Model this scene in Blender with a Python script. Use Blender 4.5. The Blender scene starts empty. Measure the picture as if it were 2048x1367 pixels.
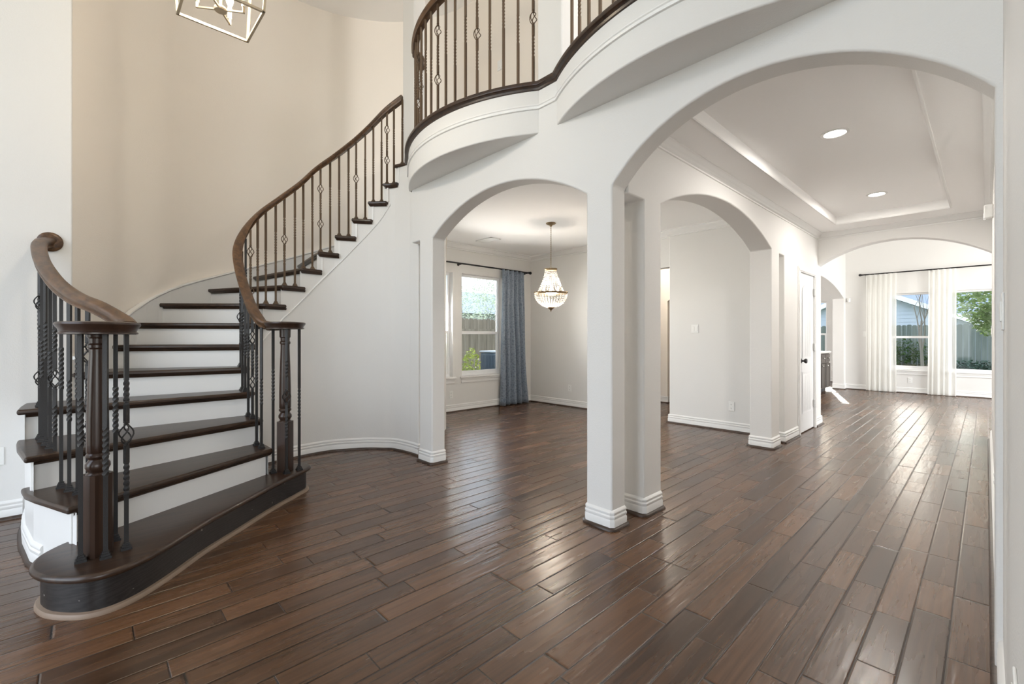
import bpy, bmesh, math, random
from mathutils import Vector, Matrix
random.seed(7)
SC = bpy.context.scene
COL = SC.collection
PI = math.pi
R = math.radians

# ------------------------------------------------------------------ camera, world, sun, daylight, exposure
EYE = 1.20
cam_d = bpy.data.cameras.new('camera'); cam = bpy.data.objects.new('camera', cam_d); COL.objects.link(cam)
cam.location = (0, 0, EYE); cam.rotation_euler = (R(90), 0, R(46.5))
cam_d.sensor_width = 36.0; cam_d.lens = 901.0 / 2048 * 36
cam_d.shift_y = -10.0 / 2048; cam_d.clip_start = 0.01; cam_d.clip_end = 300
SC.camera = cam

vs = SC.view_settings
vs.view_transform = 'Standard'; vs.look = 'None'; vs.gamma = 1.0; vs.exposure = 0.46
try: vs.use_curve_mapping = False
except Exception: pass
SC.display_settings.display_device = 'sRGB'
try:
    SC.cycles.max_bounces = 12; SC.cycles.diffuse_bounces = 8; SC.cycles.glossy_bounces = 5
    SC.cycles.transparent_max_bounces = 24; SC.cycles.transmission_bounces = 8
    SC.cycles.sample_clamp_indirect = 6.0; SC.cycles.use_denoising = True
    SC.cycles.caustics_reflective = True; SC.cycles.blur_glossy = 0.6; SC.cycles.caustics_refractive = False
except Exception: pass

world = bpy.data.worlds.new('world'); SC.world = world; world.use_nodes = True
wn = world.node_tree.nodes; wl = world.node_tree.links
for n in list(wn): wn.remove(n)
w_out = wn.new('ShaderNodeOutputWorld'); w_bg = wn.new('ShaderNodeBackground')
w_sky = wn.new('ShaderNodeTexSky'); w_sky.sky_type = 'NISHITA'; w_sky.sun_disc = False
w_sky.sun_elevation = R(24); w_sky.sun_rotation = R(-16); w_sky.air_density = 1.0; w_sky.dust_density = 1.5
w_mix = wn.new('ShaderNodeMix'); w_mix.data_type = 'RGBA'; w_mix.inputs[0].default_value = 0.55
w_mix.inputs[7].default_value = (4.2, 4.5, 5.0, 1)
wl.new(w_sky.outputs[0], w_mix.inputs[6]); wl.new(w_mix.outputs[2], w_bg.inputs[0])
w_bg.inputs[1].default_value = 0.55
wl.new(w_bg.outputs[0], w_out.inputs[0])

SUN_DIR = Vector((0.28 * 0.917, -0.96 * 0.917, -0.40)).normalized()
sd = bpy.data.lights.new('sun', 'SUN'); sd.energy = 5.0; sd.angle = R(0.6); sd.color = (1.0, 0.95, 0.86)
so = bpy.data.objects.new('sun', sd); COL.objects.link(so); so.location = (-6, 24, 12)
so.rotation_euler = SUN_DIR.to_track_quat('-Z', 'Y').to_euler()

def area_light(name, loc, direction, w, h, power, color=(1.0, 0.985, 0.96)):
    d = bpy.data.lights.new(name, 'AREA'); d.shape = 'RECTANGLE'; d.size = w; d.size_y = h
    d.energy = power; d.color = color
    o = bpy.data.objects.new(name, d); COL.objects.link(o); o.location = loc
    o.rotation_euler = Vector(direction).to_track_quat('-Z', 'Z').to_euler()
    return o
# daylight for entry and dining; the others are fill added at invented windows
area_light('entry_window_daylight', (-2.2, -3.12, 3.8), (0, 1, -0.05), 3.4, 2.5, 17)
area_light('entry_door_daylight', (-2.2, -3.12, 1.25), (0, 1, 0.30), 3.4, 2.1, 27)
area_light('study_fill_light', (2.9, -1.2, 1.6), (-1, 0.15, 0.35), 2.6, 2.0, 36)
area_light('family_fill_light', (3.72, 10.1, 1.7), (-1, 0, 0.35), 4.4, 2.6, 300)
area_light('upstairs_fill_light', (2.9, 2.95, 4.3), (-1, 0, 0), 0.9, 1.6, 190)
area_light('kitchen_fill_light', (-5.98, 10.6, 1.6), (1, 0, 0.2), 2.6, 1.5, 160)
area_light('dining_window_daylight', (-6.08, 3.93, 1.4), (1, 0.25, -0.10), 0.62, 1.6, 105)

# ------------------------------------------------------------------ object helpers
def link(name, me, mat=None, parent=None, kind=None):
    o = bpy.data.objects.new(name, me); COL.objects.link(o)
    if mat is not None: me.materials.append(mat)
    if parent is not None: o.parent = parent
    if kind: o['kind'] = kind
    return o
def tag(o, label, cat, group=None, kind=None):
    o['label'] = label; o['category'] = cat
    if group: o['group'] = group
    if kind: o['kind'] = kind
    return o
def empty(name, loc=(0, 0, 0), rz=0.0):
    o = bpy.data.objects.new(name, None); COL.objects.link(o); o.location = loc; o.rotation_euler = (0, 0, rz)
    o.empty_display_size = 0.1
    return o
def copy_tree(o, parent=None):
    c = o.copy(); COL.objects.link(c)
    if parent is not None: c.parent = parent
    for ch in list(o.children): copy_tree(ch, c)
    return c

class MB:
    """collects geometry, then links it as one mesh object"""
    def __init__(self, off=(0, 0, 0)):
        self.v = []; self.f = []; self.off = Vector(off)
    def add(self, verts, faces):
        n = len(self.v)
        self.v += [Vector(p) - self.off for p in verts]; self.f += [tuple(i + n for i in f) for f in faces]
        return self
    def box(self, lo, hi):
        x0, y0, z0 = lo; x1, y1, z1 = hi
        v = [(x0, y0, z0), (x1, y0, z0), (x1, y1, z0), (x0, y1, z0), (x0, y0, z1), (x1, y0, z1), (x1, y1, z1), (x0, y1, z1)]
        return self.add(v, [(0, 3, 2, 1), (4, 5, 6, 7), (0, 1, 5, 4), (1, 2, 6, 5), (2, 3, 7, 6), (3, 0, 4, 7)])
    def obox(self, c, ax, hx, hy, hz):
        """box centred at c turned by angle ax about Z"""
        ca, sa = math.cos(ax), math.sin(ax); v = []
        for dz in (-hz, hz):
            for dx, dy in ((-hx, -hy), (hx, -hy), (hx, hy), (-hx, hy)):
                v.append((c[0] + dx * ca - dy * sa, c[1] + dx * sa + dy * ca, c[2] + dz))
        return self.add(v, [(0, 3, 2, 1), (4, 5, 6, 7), (0, 1, 5, 4), (1, 2, 6, 5), (2, 3, 7, 6), (3, 0, 4, 7)])
    def prism(self, poly, a, b, axis='Z'):
        """2D outline extruded from a to b along the axis: Z (x,y), Y (x,z), X (y,z)"""
        def P(p, t):
            return (p[0], p[1], t) if axis == 'Z' else ((p[0], t, p[1]) if axis == 'Y' else (t, p[0], p[1]))
        n = len(poly); v = [P(p, a) for p in poly] + [P(p, b) for p in poly]
        f = [tuple(range(n))[::-1], tuple(range(n, 2 * n))]
        f += [(i, (i + 1) % n, n + (i + 1) % n, n + i) for i in range(n)]
        return self.add(v, f)
    def sweep(self, path, prof, closed=False, caps=True):
        """profile (a sideways to the right of travel, b up) carried along a path with mitred plumb sections"""
        P = [Vector(p) for p in path]; n = len(P); m = len(prof); v = []
        for i in range(n):
            def d(i0, i1):
                t = P[i1] - P[i0]; t.z = 0
                return t.normalized() if t.length > 1e-9 else None
            if closed: t0, t1 = d((i - 1) % n, i), d(i, (i + 1) % n)
            else: t0 = d(i - 1, i) if i > 0 else None; t1 = d(i, i + 1) if i < n - 1 else None
            if t0 is None: t0 = t1
            if t1 is None: t1 = t0
            n0 = Vector((t0.y, -t0.x, 0)); n1 = Vector((t1.y, -t1.x, 0)); nn = n0 + n1
            if nn.length < 1e-6: nn = n0.copy()
            nn.normalize(); k = 1.0 / max(0.35, nn.dot(n0)); nn = nn * k
            for a, b in prof: v.append(P[i] + nn * a + Vector((0, 0, b)))
        f = []
        for i in range(n if closed else n - 1):
            j = (i + 1) % n
            for q in range(m):
                w = (q + 1) % m
                f.append((i * m + q, j * m + q, j * m + w, i * m + w))
        if caps and not closed:
            f.append(tuple(range(m))[::-1]); f.append(tuple((n - 1) * m + q for q in range(m)))
        return self.add(v, f)
    def tube(self, path, rad, seg=8, closed=False, caps=True):
        P = [Vector(p) for p in path]; n = len(P); v = []; f = []
        up = Vector((0, 0, 1)); prev = None
        for i in range(n):
            a = P[(i - 1) % n] if (closed or i > 0) else P[i]; b = P[(i + 1) % n] if (closed or i < n - 1) else P[i]
            t = (b - a).normalized()
            if prev is None:
                r0 = t.cross(up)
                if r0.length < 1e-3: r0 = t.cross(Vector((1, 0, 0)))
            else: r0 = prev - t * prev.dot(t)
            r0.normalize(); prev = r0; s0 = t.cross(r0)
            rr = rad[i] if isinstance(rad, (list, tuple)) else rad
            for q in range(seg):
                an = 2 * PI * q / seg; v.append(P[i] + r0 * (rr * math.cos(an)) + s0 * (rr * math.sin(an)))
        for i in range(n if closed else n - 1):
            j = (i + 1) % n
            for q in range(seg):
                w = (q + 1) % seg; f.append((i * seg + q, i * seg + w, j * seg + w, j * seg + q))
        if caps and not closed:
            f.append(tuple(range(seg))[::-1]); f.append(tuple((n - 1) * seg + q for q in range(seg)))
        return self.add(v, f)
    def lathe(self, prof, c=(0, 0, 0), seg=24, axis='Z', ang=0.0):
        """profile (radius, height) turned about an upright axis through c; axis X or Y lays it down"""
        v = []; f = []; m = len(prof)
        for q in range(seg):
            an = 2 * PI * q / seg + ang; ca, sa = math.cos(an), math.sin(an)
            for r, h in prof:
                p = (r * ca, r * sa, h)
                if axis == 'X': p = (h, r * ca, r * sa)
                if axis == 'Y': p = (r * sa, h, r * ca)
                v.append((c[0] + p[0], c[1] + p[1], c[2] + p[2]))
        for q in range(seg):
            w = (q + 1) % seg
            for i in range(m - 1): f.append((q * m + i, w * m + i, w * m + i + 1, q * m + i + 1))
        f.append(tuple(q * m for q in range(seg))[::-1]); f.append(tuple(q * m + m - 1 for q in range(seg)))
        return self.add(v, f)
    def ball(self, c, r, seg=8, rings=6, sz=1.0):
        prof = [(r * max(0.02, math.sin(PI * i / rings)), -r * sz * math.cos(PI * i / rings)) for i in range(rings + 1)]
        return self.lathe(prof, c, seg)
    def build(self, name, mat, parent=None, bevel=0.0, segs=2, smooth=True, angle=35, kind=None, limit=40):
        me = bpy.data.meshes.new(name); me.from_pydata([tuple(p) for p in self.v], [], self.f); me.update()
        bm = bmesh.new(); bm.from_mesh(me); bmesh.ops.recalc_face_normals(bm, faces=bm.faces); bm.to_mesh(me); bm.free()
        if smooth:
            me.polygons.foreach_set('use_smooth', [True] * len(me.polygons))
            me.set_sharp_from_angle(angle=R(angle))
        o = link(name, me, mat, parent, kind)
        if bevel > 0:
            b = o.modifiers.new('bevel', 'BEVEL'); b.width = bevel; b.segments = segs; b.limit_method = 'ANGLE'
            b.angle_limit = R(limit); b.harden_normals = True
        return o

def spline(pts, k=6, closed=False):
    P = [Vector(p) for p in pts]; n = len(P); out = []
    for i in range(n if closed else n - 1):
        p0 = P[(i - 1) % n] if (closed or i > 0) else P[0] * 2 - P[1]
        p1, p2 = P[i], P[(i + 1) % n]
        p3 = P[(i + 2) % n] if (closed or i < n - 2) else P[-1] * 2 - P[-2]
        for j in range(k):
            t = j / k
            out.append(0.5 * ((2 * p1) + (p2 - p0) * t + (2 * p0 - 5 * p1 + 4 * p2 - p3) * t * t + (3 * p1 - p0 - 3 * p2 + p3) * t ** 3))
    if not closed: out.append(P[-1].copy())
    return out
def offset(path, d, closed=False):
    """shift a plan path sideways, positive to the right of travel"""
    P = [Vector((p[0], p[1], 0)) for p in path]; n = len(P); out = []
    for i in range(n):
        a = P[(i - 1) % n] if (closed or i > 0) else P[i]; b = P[(i + 1) % n] if (closed or i < n - 1) else P[i]
        t0 = (P[i] - a); t1 = (b - P[i])
        if t0.length < 1e-9: t0 = t1
        if t1.length < 1e-9: t1 = t0
        t0 = t0.normalized(); t1 = t1.normalized()
        nn = Vector((t0.y + t1.y, -t0.x - t1.x, 0)).normalized(); k = max(0.5, nn.dot(Vector((t0.y, -t0.x, 0))))
        q = P[i] + nn * (d / k); out.append((q.x, q.y))
    return out
def arch(x0, z0, x1, z1, rise, n=28):
    """points of a segmental arch from springing (x0,z0) to (x1,z1)"""
    out = []; h = math.hypot(x1 - x0, z1 - z0) / 2; Rr = (h * h + rise * rise) / (2 * rise); a = math.asin(min(1, h / Rr))
    for i in range(n + 1):
        t = -a + 2 * a * i / n; u = (math.sin(t) / math.sin(a) + 1) / 2
        out.append((x0 + (x1 - x0) * u, z0 + (z1 - z0) * u + Rr * math.cos(t) - (Rr - rise)))
    return out

# ------------------------------------------------------------------ materials
def nt(name):
    m = bpy.data.materials.new(name); m.use_nodes = True
    n = m.node_tree.nodes; l = m.node_tree.links; b = n['Principled BSDF']
    return m, n, l, b
def plain(name, col, rough=0.5, metal=0.0, spec=0.5, bump=0.0, bscale=200.0, var=0.0, vscale=8.0):
    m, n, l, b = nt(name)
    b.inputs['Base Color'].default_value = (*col, 1); b.inputs['Roughness'].default_value = rough
    b.inputs['Metallic'].default_value = metal; b.inputs['Specular IOR Level'].default_value = spec
    tc = n.new('ShaderNodeTexCoord')
    if var > 0:
        nz = n.new('ShaderNodeTexNoise'); nz.inputs['Scale'].default_value = vscale; nz.inputs['Detail'].default_value = 5
        l.new(tc.outputs['Object'], nz.inputs['Vector'])
        mx = n.new('ShaderNodeMix'); mx.data_type = 'RGBA'
        mx.inputs[6].default_value = (*[c * (1 - var) for c in col], 1); mx.inputs[7].default_value = (*[min(1, c * (1 + var)) for c in col], 1)
        l.new(nz.outputs['Fac'], mx.inputs[0]); l.new(mx.outputs[2], b.inputs['Base Color'])
    if bump > 0:
        nz = n.new('ShaderNodeTexNoise'); nz.inputs['Scale'].default_value = bscale; nz.inputs['Detail'].default_value = 3
        l.new(tc.outputs['Object'], nz.inputs['Vector'])
        bp = n.new('ShaderNodeBump'); bp.inputs['Strength'].default_value = bump; bp.inputs['Distance'].default_value = 0.004
        l.new(nz.outputs['Fac'], bp.inputs['Height']); l.new(bp.outputs['Normal'], b.inputs['Normal'])
    return m
def emit(name, col, strength):
    m, n, l, b = nt(name)
    b.inputs['Base Color'].default_value = (*col, 1); b.inputs['Emission Color'].default_value = (*col, 1)
    b.inputs['Emission Strength'].default_value = strength
    return m
def wood(name, c1, c2, rough, axis, scale=1.0, spec=0.5, bump=0.15):
    """straight grained stained wood; axis is the grain direction in object space"""
    m, n, l, b = nt(name); tc = n.new('ShaderNodeTexCoord'); mp = n.new('ShaderNodeMapping')
    sc = [38 * scale] * 3; sc['XYZ'.index(axis)] = 2.2 * scale
    mp.inputs['Scale'].default_value = sc; l.new(tc.outputs['Object'], mp.inputs['Vector'])
    nz = n.new('ShaderNodeTexNoise'); nz.inputs['Scale'].default_value = 1.0; nz.inputs['Detail'].default_value = 6; nz.inputs['Distortion'].default_value = 0.7
    l.new(mp.outputs[0], nz.inputs['Vector'])
    cr = n.new('ShaderNodeValToRGB'); cr.color_ramp.elements[0].position = 0.32; cr.color_ramp.elements[1].position = 0.72
    cr.color_ramp.elements[0].color = (*c1, 1); cr.color_ramp.elements[1].color = (*c2, 1)
    l.new(nz.outputs['Fac'], cr.inputs[0]); l.new(cr.outputs[0], b.inputs['Base Color'])
    b.inputs['Roughness'].default_value = rough; b.inputs['Specular IOR Level'].default_value = spec
    bp = n.new('ShaderNodeBump'); bp.inputs['Strength'].default_value = bump; bp.inputs['Distance'].default_value = 0.002
    l.new(nz.outputs['Fac'], bp.inputs['Height']); l.new(bp.outputs['Normal'], b.inputs['Normal'])
    return m

M = {}
M['wall'] = plain('wall_paint', (0.745, 0.735, 0.715), 0.75, spec=0.25, bump=0.25, bscale=130)
M['wall_warm'] = plain('wall_paint_warm_light', (0.86, 0.805, 0.735), 0.8, spec=0.2, bump=0.25, bscale=130)  # wall paint with warm lamplight put into its colour
M['ceil'] = plain('ceiling_paint', (0.93, 0.925, 0.915), 0.85, spec=0.2, bump=0.15, bscale=90)
M['trim'] = plain('trim_paint', (0.80, 0.795, 0.78), 0.35, spec=0.5)
M['door'] = plain('door_paint', (0.84, 0.845, 0.85), 0.32, spec=0.5)
M['vinyl'] = plain('window_vinyl', (0.88, 0.885, 0.89), 0.35)
M['iron'] = plain('wrought_iron', (0.030, 0.0285, 0.0285), 0.40, metal=0.35, spec=0.5, bump=0.3, bscale=260)
M['iron_lit'] = plain('wrought_iron_lit', (0.125, 0.082, 0.050), 0.45, metal=0.35, spec=0.5, bump=0.3, bscale=260)  # lighter, browner copy of the baluster iron; upstairs light is in the colour
M['black'] = plain('black_metal', (0.018, 0.017, 0.017), 0.38, metal=0.4)
M['nickel'] = plain('satin_nickel', (0.62, 0.61, 0.59), 0.35, metal=0.9)
M['brass'] = plain('antique_brass', (0.30, 0.22, 0.13), 0.38, metal=0.9)
M['champagne'] = plain('champagne_gold', (0.62, 0.52, 0.38), 0.42, metal=0.55)
M['plate'] = plain('white_plastic', (0.82, 0.82, 0.80), 0.4)
M['slot'] = plain('dark_slot', (0.05, 0.05, 0.05), 0.6)
M['tread'] = wood('tread_wood', (0.018, 0.0095, 0.0058), (0.054, 0.028, 0.0155), 0.30, 'Y', 1.0)
M['rail'] = wood('handrail_wood', (0.050, 0.025, 0.012), (0.145, 0.074, 0.034), 0.36, 'X', 0.8)
M['newel'] = wood('newel_wood', (0.030, 0.0155, 0.010), (0.046, 0.0235, 0.0145), 0.28, 'Z', 1.0, bump=0.03)
M['shoe'] = wood('shoe_moulding_wood', (0.030, 0.018, 0.012), (0.075, 0.045, 0.030), 0.4, 'X', 1.0)
M['shoe_pale'] = plain('unfinished_shoe_moulding', (0.24, 0.17, 0.12), 0.5, var=0.18, vscale=14)

def starting_step_mat():
    m, n, l, b = nt('starting_step_stain')
    tc = n.new('ShaderNodeTexCoord'); mp = n.new('ShaderNodeMapping'); mp.inputs['Scale'].default_value = (1.0, 1.0, 5.0)
    l.new(tc.outputs['Object'], mp.inputs['Vector'])
    wv = n.new('ShaderNodeTexWave'); wv.wave_type = 'RINGS'; wv.inputs['Scale'].default_value = 5.0; wv.inputs['Distortion'].default_value = 9.0
    wv.inputs['Detail'].default_value = 3; wv.inputs['Detail Scale'].default_value = 1.6
    l.new(mp.outputs[0], wv.inputs['Vector'])
    cr = n.new('ShaderNodeValToRGB'); cr.color_ramp.elements[0].color = (0.012, 0.0105, 0.010, 1); cr.color_ramp.elements[1].color = (0.024, 0.021, 0.0205, 1)
    l.new(wv.outputs['Fac'], cr.inputs[0])
    # small worn flecks of paint
    vz = n.new('ShaderNodeTexNoise'); vz.inputs['Scale'].default_value = 26; vz.inputs['Detail'].default_value = 2
    l.new(tc.outputs['Object'], vz.inputs['Vector'])
    fr = n.new('ShaderNodeValToRGB'); fr.color_ramp.elements[0].position = 0.735; fr.color_ramp.elements[1].position = 0.75
    l.new(vz.outputs['Fac'], fr.inputs[0])
    mx = n.new('ShaderNodeMix'); mx.data_type = 'RGBA'; mx.inputs[7].default_value = (0.25, 0.23, 0.21, 1)
    l.new(fr.outputs[0], mx.inputs[0]); l.new(cr.outputs[0], mx.inputs[6]); l.new(mx.outputs[2], b.inputs['Base Color'])
    b.inputs['Roughness'].default_value = 0.38
    return m
M['start'] = starting_step_mat()

def floor_mat():
    m, n, l, b = nt('hand_scraped_plank_floor')
    def math_(op, a, c=None, v=None):
        q = n.new('ShaderNodeMath'); q.operation = op
        if hasattr(a, 'is_linked') or hasattr(a, 'links'): l.new(a, q.inputs[0])
        else: q.inputs[0].default_value = a
        if c is not None:
            if hasattr(c, 'is_linked') or hasattr(c, 'links'): l.new(c, q.inputs[1])
            else: q.inputs[1].default_value = c
        return q.outputs[0]
    def noise(vec, dim='3D', detail=4, dist=0.0, scale=1.0):
        q = n.new('ShaderNodeTexNoise'); q.inputs['Scale'].default_value = scale; q.inputs['Detail'].default_value = detail; q.inputs['Distortion'].default_value = dist
        l.new(vec, q.inputs['Vector']); return q.outputs['Fac']
    tc = n.new('ShaderNodeTexCoord'); sp = n.new('ShaderNodeSeparateXYZ'); l.new(tc.outputs['Object'], sp.inputs[0])
    X, Y = sp.outputs[0], sp.outputs[1]
    W = 0.117
    row = math_('DIVIDE', math_('ADD', X, 0.103 + 100 * W), W)
    rid = math_('FLOOR', row); fx = math_('FRACT', row)
    wn1 = n.new('ShaderNodeTexWhiteNoise'); wn1.noise_dimensions = '1D'; l.new(rid, wn1.inputs['W'])
    ln = math_('ADD', math_('MULTIPLY', wn1.outputs[0], 0.55), 0.42)
    wn2 = n.new('ShaderNodeTexWhiteNoise'); wn2.noise_dimensions = '1D'; l.new(math_('ADD', rid, 371.3), wn2.inputs['W'])
    seg0 = math_('ADD', math_('DIVIDE', math_('ADD', Y, 60.0), ln), math_('MULTIPLY', wn2.outputs[0], 9.0))
    # vary the joints along each row
    wob = math_('MULTIPLY', math_('SINE', math_('MULTIPLY', seg0, 2.39)), 0.24)
    seg = math_('ADD', seg0, wob)
    bid = math_('FLOOR', seg); fy = math_('FRACT', seg)
    cmb = n.new('ShaderNodeCombineXYZ'); l.new(rid, cmb.inputs[0]); l.new(bid, cmb.inputs[1])
    wn3 = n.new('ShaderNodeTexWhiteNoise'); wn3.noise_dimensions = '2D'; l.new(cmb.outputs[0], wn3.inputs['Vector'])
    # grain
    sh = n.new('ShaderNodeVectorMath'); sh.operation = 'MULTIPLY_ADD'; l.new(wn3.outputs['Color'], sh.inputs[0]); sh.inputs[1].default_value = (40, 40, 40)
    l.new(tc.outputs['Object'], sh.inputs[2])
    mp = n.new('ShaderNodeMapping'); mp.inputs['Scale'].default_value = (58, 1.7, 1); l.new(sh.outputs[0], mp.inputs['Vector'])
    grain = noise(mp.outputs[0], detail=7, dist=0.35)
    mp2 = n.new('ShaderNodeMapping'); mp2.inputs['Scale'].default_value = (11, 1.2, 1); l.new(sh.outputs[0], mp2.inputs['Vector'])
    blot = noise(mp2.outputs[0], detail=4, dist=0.3)
    tone = math_('ADD', math_('MULTIPLY', wn3.outputs['Value'], 0.24), math_('ADD', math_('MULTIPLY', grain, 0.36), math_('MULTIPLY', blot, 0.36)))
    cr = n.new('ShaderNodeValToRGB'); e = cr.color_ramp.elements
    e[0].position = 0.28; e[0].color = (0.034, 0.0158, 0.0074, 1); e[1].position = 0.80; e[1].color = (0.185, 0.090, 0.042, 1)
    q = cr.color_ramp.elements.new(0.50); q.color = (0.092, 0.0435, 0.0200, 1)
    l.new(tone, cr.inputs[0])
    # joints
    ex = math_('MULTIPLY', math_('MINIMUM', fx, math_('SUBTRACT', 1.0, fx)), W)
    ey = math_('MULTIPLY', math_('MINIMUM', fy, math_('SUBTRACT', 1.0, fy)), ln)
    ed = math_('MINIMUM', ex, ey)
    mr = n.new('ShaderNodeMapRange'); mr.inputs[1].default_value = 0.0008; mr.inputs[2].default_value = 0.0026; l.new(ed, mr.inputs[0])
    mx = n.new('ShaderNodeMix'); mx.data_type = 'RGBA'; mx.inputs[6].default_value = (0.006, 0.0045, 0.0035, 1)
    l.new(mr.outputs[0], mx.inputs[0]); l.new(cr.outputs[0], mx.inputs[7]); l.new(mx.outputs[2], b.inputs['Base Color'])
    # scraped surface: chatter across the board, long scoops along it, eased edges
    mp3 = n.new('ShaderNodeMapping'); mp3.inputs['Scale'].default_value = (34, 5.0, 1); l.new(sh.outputs[0], mp3.inputs['Vector'])
    scoop = noise(mp3.outputs[0], detail=2, dist=0.4)
    fine = grain
    ease = n.new('ShaderNodeMapRange'); ease.interpolation_type = 'SMOOTHSTEP'; ease.inputs[1].default_value = 0.0; ease.inputs[2].default_value = 0.0065; l.new(ed, ease.inputs[0])
    amt = math_('ADD', math_('MULTIPLY', wn3.outputs['Value'], 0.8), 0.35)
    hgt = math_('ADD', math_('MULTIPLY', ease.outputs[0], 1.3), math_('ADD', math_('MULTIPLY', math_('MULTIPLY', scoop, amt), 0.85), math_('MULTIPLY', fine, 0.10)))
    bp = n.new('ShaderNodeBump'); bp.inputs['Strength'].default_value = 0.9; bp.inputs['Distance'].default_value = 0.0024
    l.new(hgt, bp.inputs['Height']); l.new(bp.outputs['Normal'], b.inputs['Normal'])
    rr = n.new('ShaderNodeMapRange'); rr.inputs[3].default_value = 0.20; rr.inputs[4].default_value = 0.33; l.new(blot, rr.inputs[0])
    l.new(rr.outputs[0], b.inputs['Roughness']); b.inputs['IOR'].default_value = 1.62; b.inputs['Specular IOR Level'].default_value = 0.5
    return m
M['floor'] = floor_mat()

def pane_mat():
    m = bpy.data.materials.new('window_glass'); m.use_nodes = True
    n = m.node_tree.nodes; l = m.node_tree.links
    for q in list(n): n.remove(q)
    o = n.new('ShaderNodeOutputMaterial'); t = n.new('ShaderNodeBsdfTransparent'); g = n.new('ShaderNodeBsdfGlossy'); mx = n.new('ShaderNodeMixShader')
    fr = n.new('ShaderNodeFresnel'); fr.inputs[0].default_value = 1.35
    t.inputs[0].default_value = (0.97, 0.985, 0.98, 1); g.inputs['Roughness'].default_value = 0.02
    l.new(fr.outputs[0], mx.inputs[0]); l.new(t.outputs[0], mx.inputs[1]); l.new(g.outputs[0], mx.inputs[2]); l.new(mx.outputs[0], o.inputs[0])
    return m
M['pane'] = pane_mat()
def crystal_mat():
    m = bpy.data.materials.new('crystal'); m.use_nodes = True
    n = m.node_tree.nodes; l = m.node_tree.links
    for q in list(n): n.remove(q)
    o = n.new('ShaderNodeOutputMaterial'); t = n.new('ShaderNodeBsdfTransparent'); g = n.new('ShaderNodeBsdfGlossy'); mx = n.new('ShaderNodeMixShader')
    tl = n.new('ShaderNodeBsdfTranslucent'); tl.inputs[0].default_value = (0.95, 0.94, 0.92, 1); m2 = n.new('ShaderNodeMixShader'); m2.inputs[0].default_value = 0.16
    g.inputs['Roughness'].default_value = 0.08; mx.inputs[0].default_value = 0.28
    l.new(t.outputs[0], m2.inputs[1]); l.new(tl.outputs[0], m2.inputs[2])
    l.new(m2.outputs[0], mx.inputs[1]); l.new(g.outputs[0], mx.inputs[2]); l.new(mx.outputs[0], o.inputs[0])
    return m
M['crystal'] = crystal_mat()
def sheer_mat():
    m = bpy.data.materials.new('sheer_voile'); m.use_nodes = True
    n = m.node_tree.nodes; l = m.node_tree.links
    for q in list(n): n.remove(q)
    o = n.new('ShaderNodeOutputMaterial'); t = n.new('ShaderNodeBsdfTransparent'); d = n.new('ShaderNodeBsdfDiffuse'); tl = n.new('ShaderNodeBsdfTranslucent')
    d.inputs[0].default_value = (0.92, 0.915, 0.88, 1); tl.inputs[0].default_value = (0.92, 0.915, 0.88, 1)
    a = n.new('ShaderNodeMixShader'); a.inputs[0].default_value = 0.45; c = n.new('ShaderNodeMixShader'); c.inputs[0].default_value = 0.74
    l.new(d.outputs[0], a.inputs[1]); l.new(tl.outputs[0], a.inputs[2]); l.new(t.outputs[0], c.inputs[1]); l.new(a.outputs[0], c.inputs[2]); l.new(c.outputs[0], o.inputs[0])
    return m
M['sheer'] = sheer_mat()
def damask_mat():
    m, n, l, b = nt('blue_damask'); tc = n.new('ShaderNodeTexCoord')
    v = n.new('ShaderNodeTexVoronoi'); v.feature = 'DISTANCE_TO_EDGE'; v.inputs['Scale'].default_value = 22; v.inputs['Randomness'].default_value = 0.8
    nz = n.new('ShaderNodeTexNoise'); nz.inputs['Scale'].default_value = 9; nz.inputs['Detail'].default_value = 3
    ad = n.new('ShaderNodeVectorMath'); ad.operation = 'MULTIPLY_ADD'; ad.inputs[1].default_value = (0.12, 0.12, 0.12)
    l.new(tc.outputs['Object'], nz.inputs['Vector']); l.new(nz.outputs['Color'], ad.inputs[0]); l.new(tc.outputs['Object'], ad.inputs[2])
    l.new(ad.outputs[0], v.inputs['Vector'])
    cr = n.new('ShaderNodeValToRGB'); cr.color_ramp.elements[0].position = 0.0; cr.color_ramp.elements[1].position = 0.30
    cr.color_ramp.elements[0].color = (0.225, 0.27, 0.335, 1); cr.color_ramp.elements[1].color = (0.13, 0.165, 0.22, 1)
    l.new(v.outputs['Distance'], cr.inputs[0]); l.new(cr.outputs[0], b.inputs['Base Color'])
    b.inputs['Roughness'].default_value = 0.45; b.inputs['Sheen Weight'].default_value = 0.3
    return m
M['damask'] = damask_mat()
M['bulb'] = emit('candle_bulb_glow', (1.0, 0.86, 0.66), 14)
M['lens'] = emit('downlight_lens', (1.0, 0.97, 0.92), 9)
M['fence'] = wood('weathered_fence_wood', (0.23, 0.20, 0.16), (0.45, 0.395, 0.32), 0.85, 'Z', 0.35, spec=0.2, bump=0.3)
M['fence_shaded'] = wood('shaded_fence_wood', (0.13, 0.155, 0.14), (0.23, 0.26, 0.235), 0.9, 'Z', 0.35, spec=0.2, bump=0.3)  # darker, greener copy of the fence wood; its shade is in the colour
M['grass'] = plain('lawn_grass', (0.045, 0.085, 0.025), 0.95, spec=0.1, var=0.5, vscale=5)
M['siding'] = plain('grey_siding', (0.52, 0.56, 0.62), 0.8)
M['roof'] = plain('grey_shingles', (0.26, 0.30, 0.36), 0.9, var=0.25, vscale=30)
M['stucco'] = plain('pale_house_wall', (0.55, 0.55, 0.53), 0.9)
M['leaf'] = plain('green_leaves', (0.085, 0.15, 0.045), 0.5, var=0.5, vscale=4)
M['leaf_lime'] = plain('lime_leaves', (0.24, 0.30, 0.05), 0.5, var=0.4, vscale=9)
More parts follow.
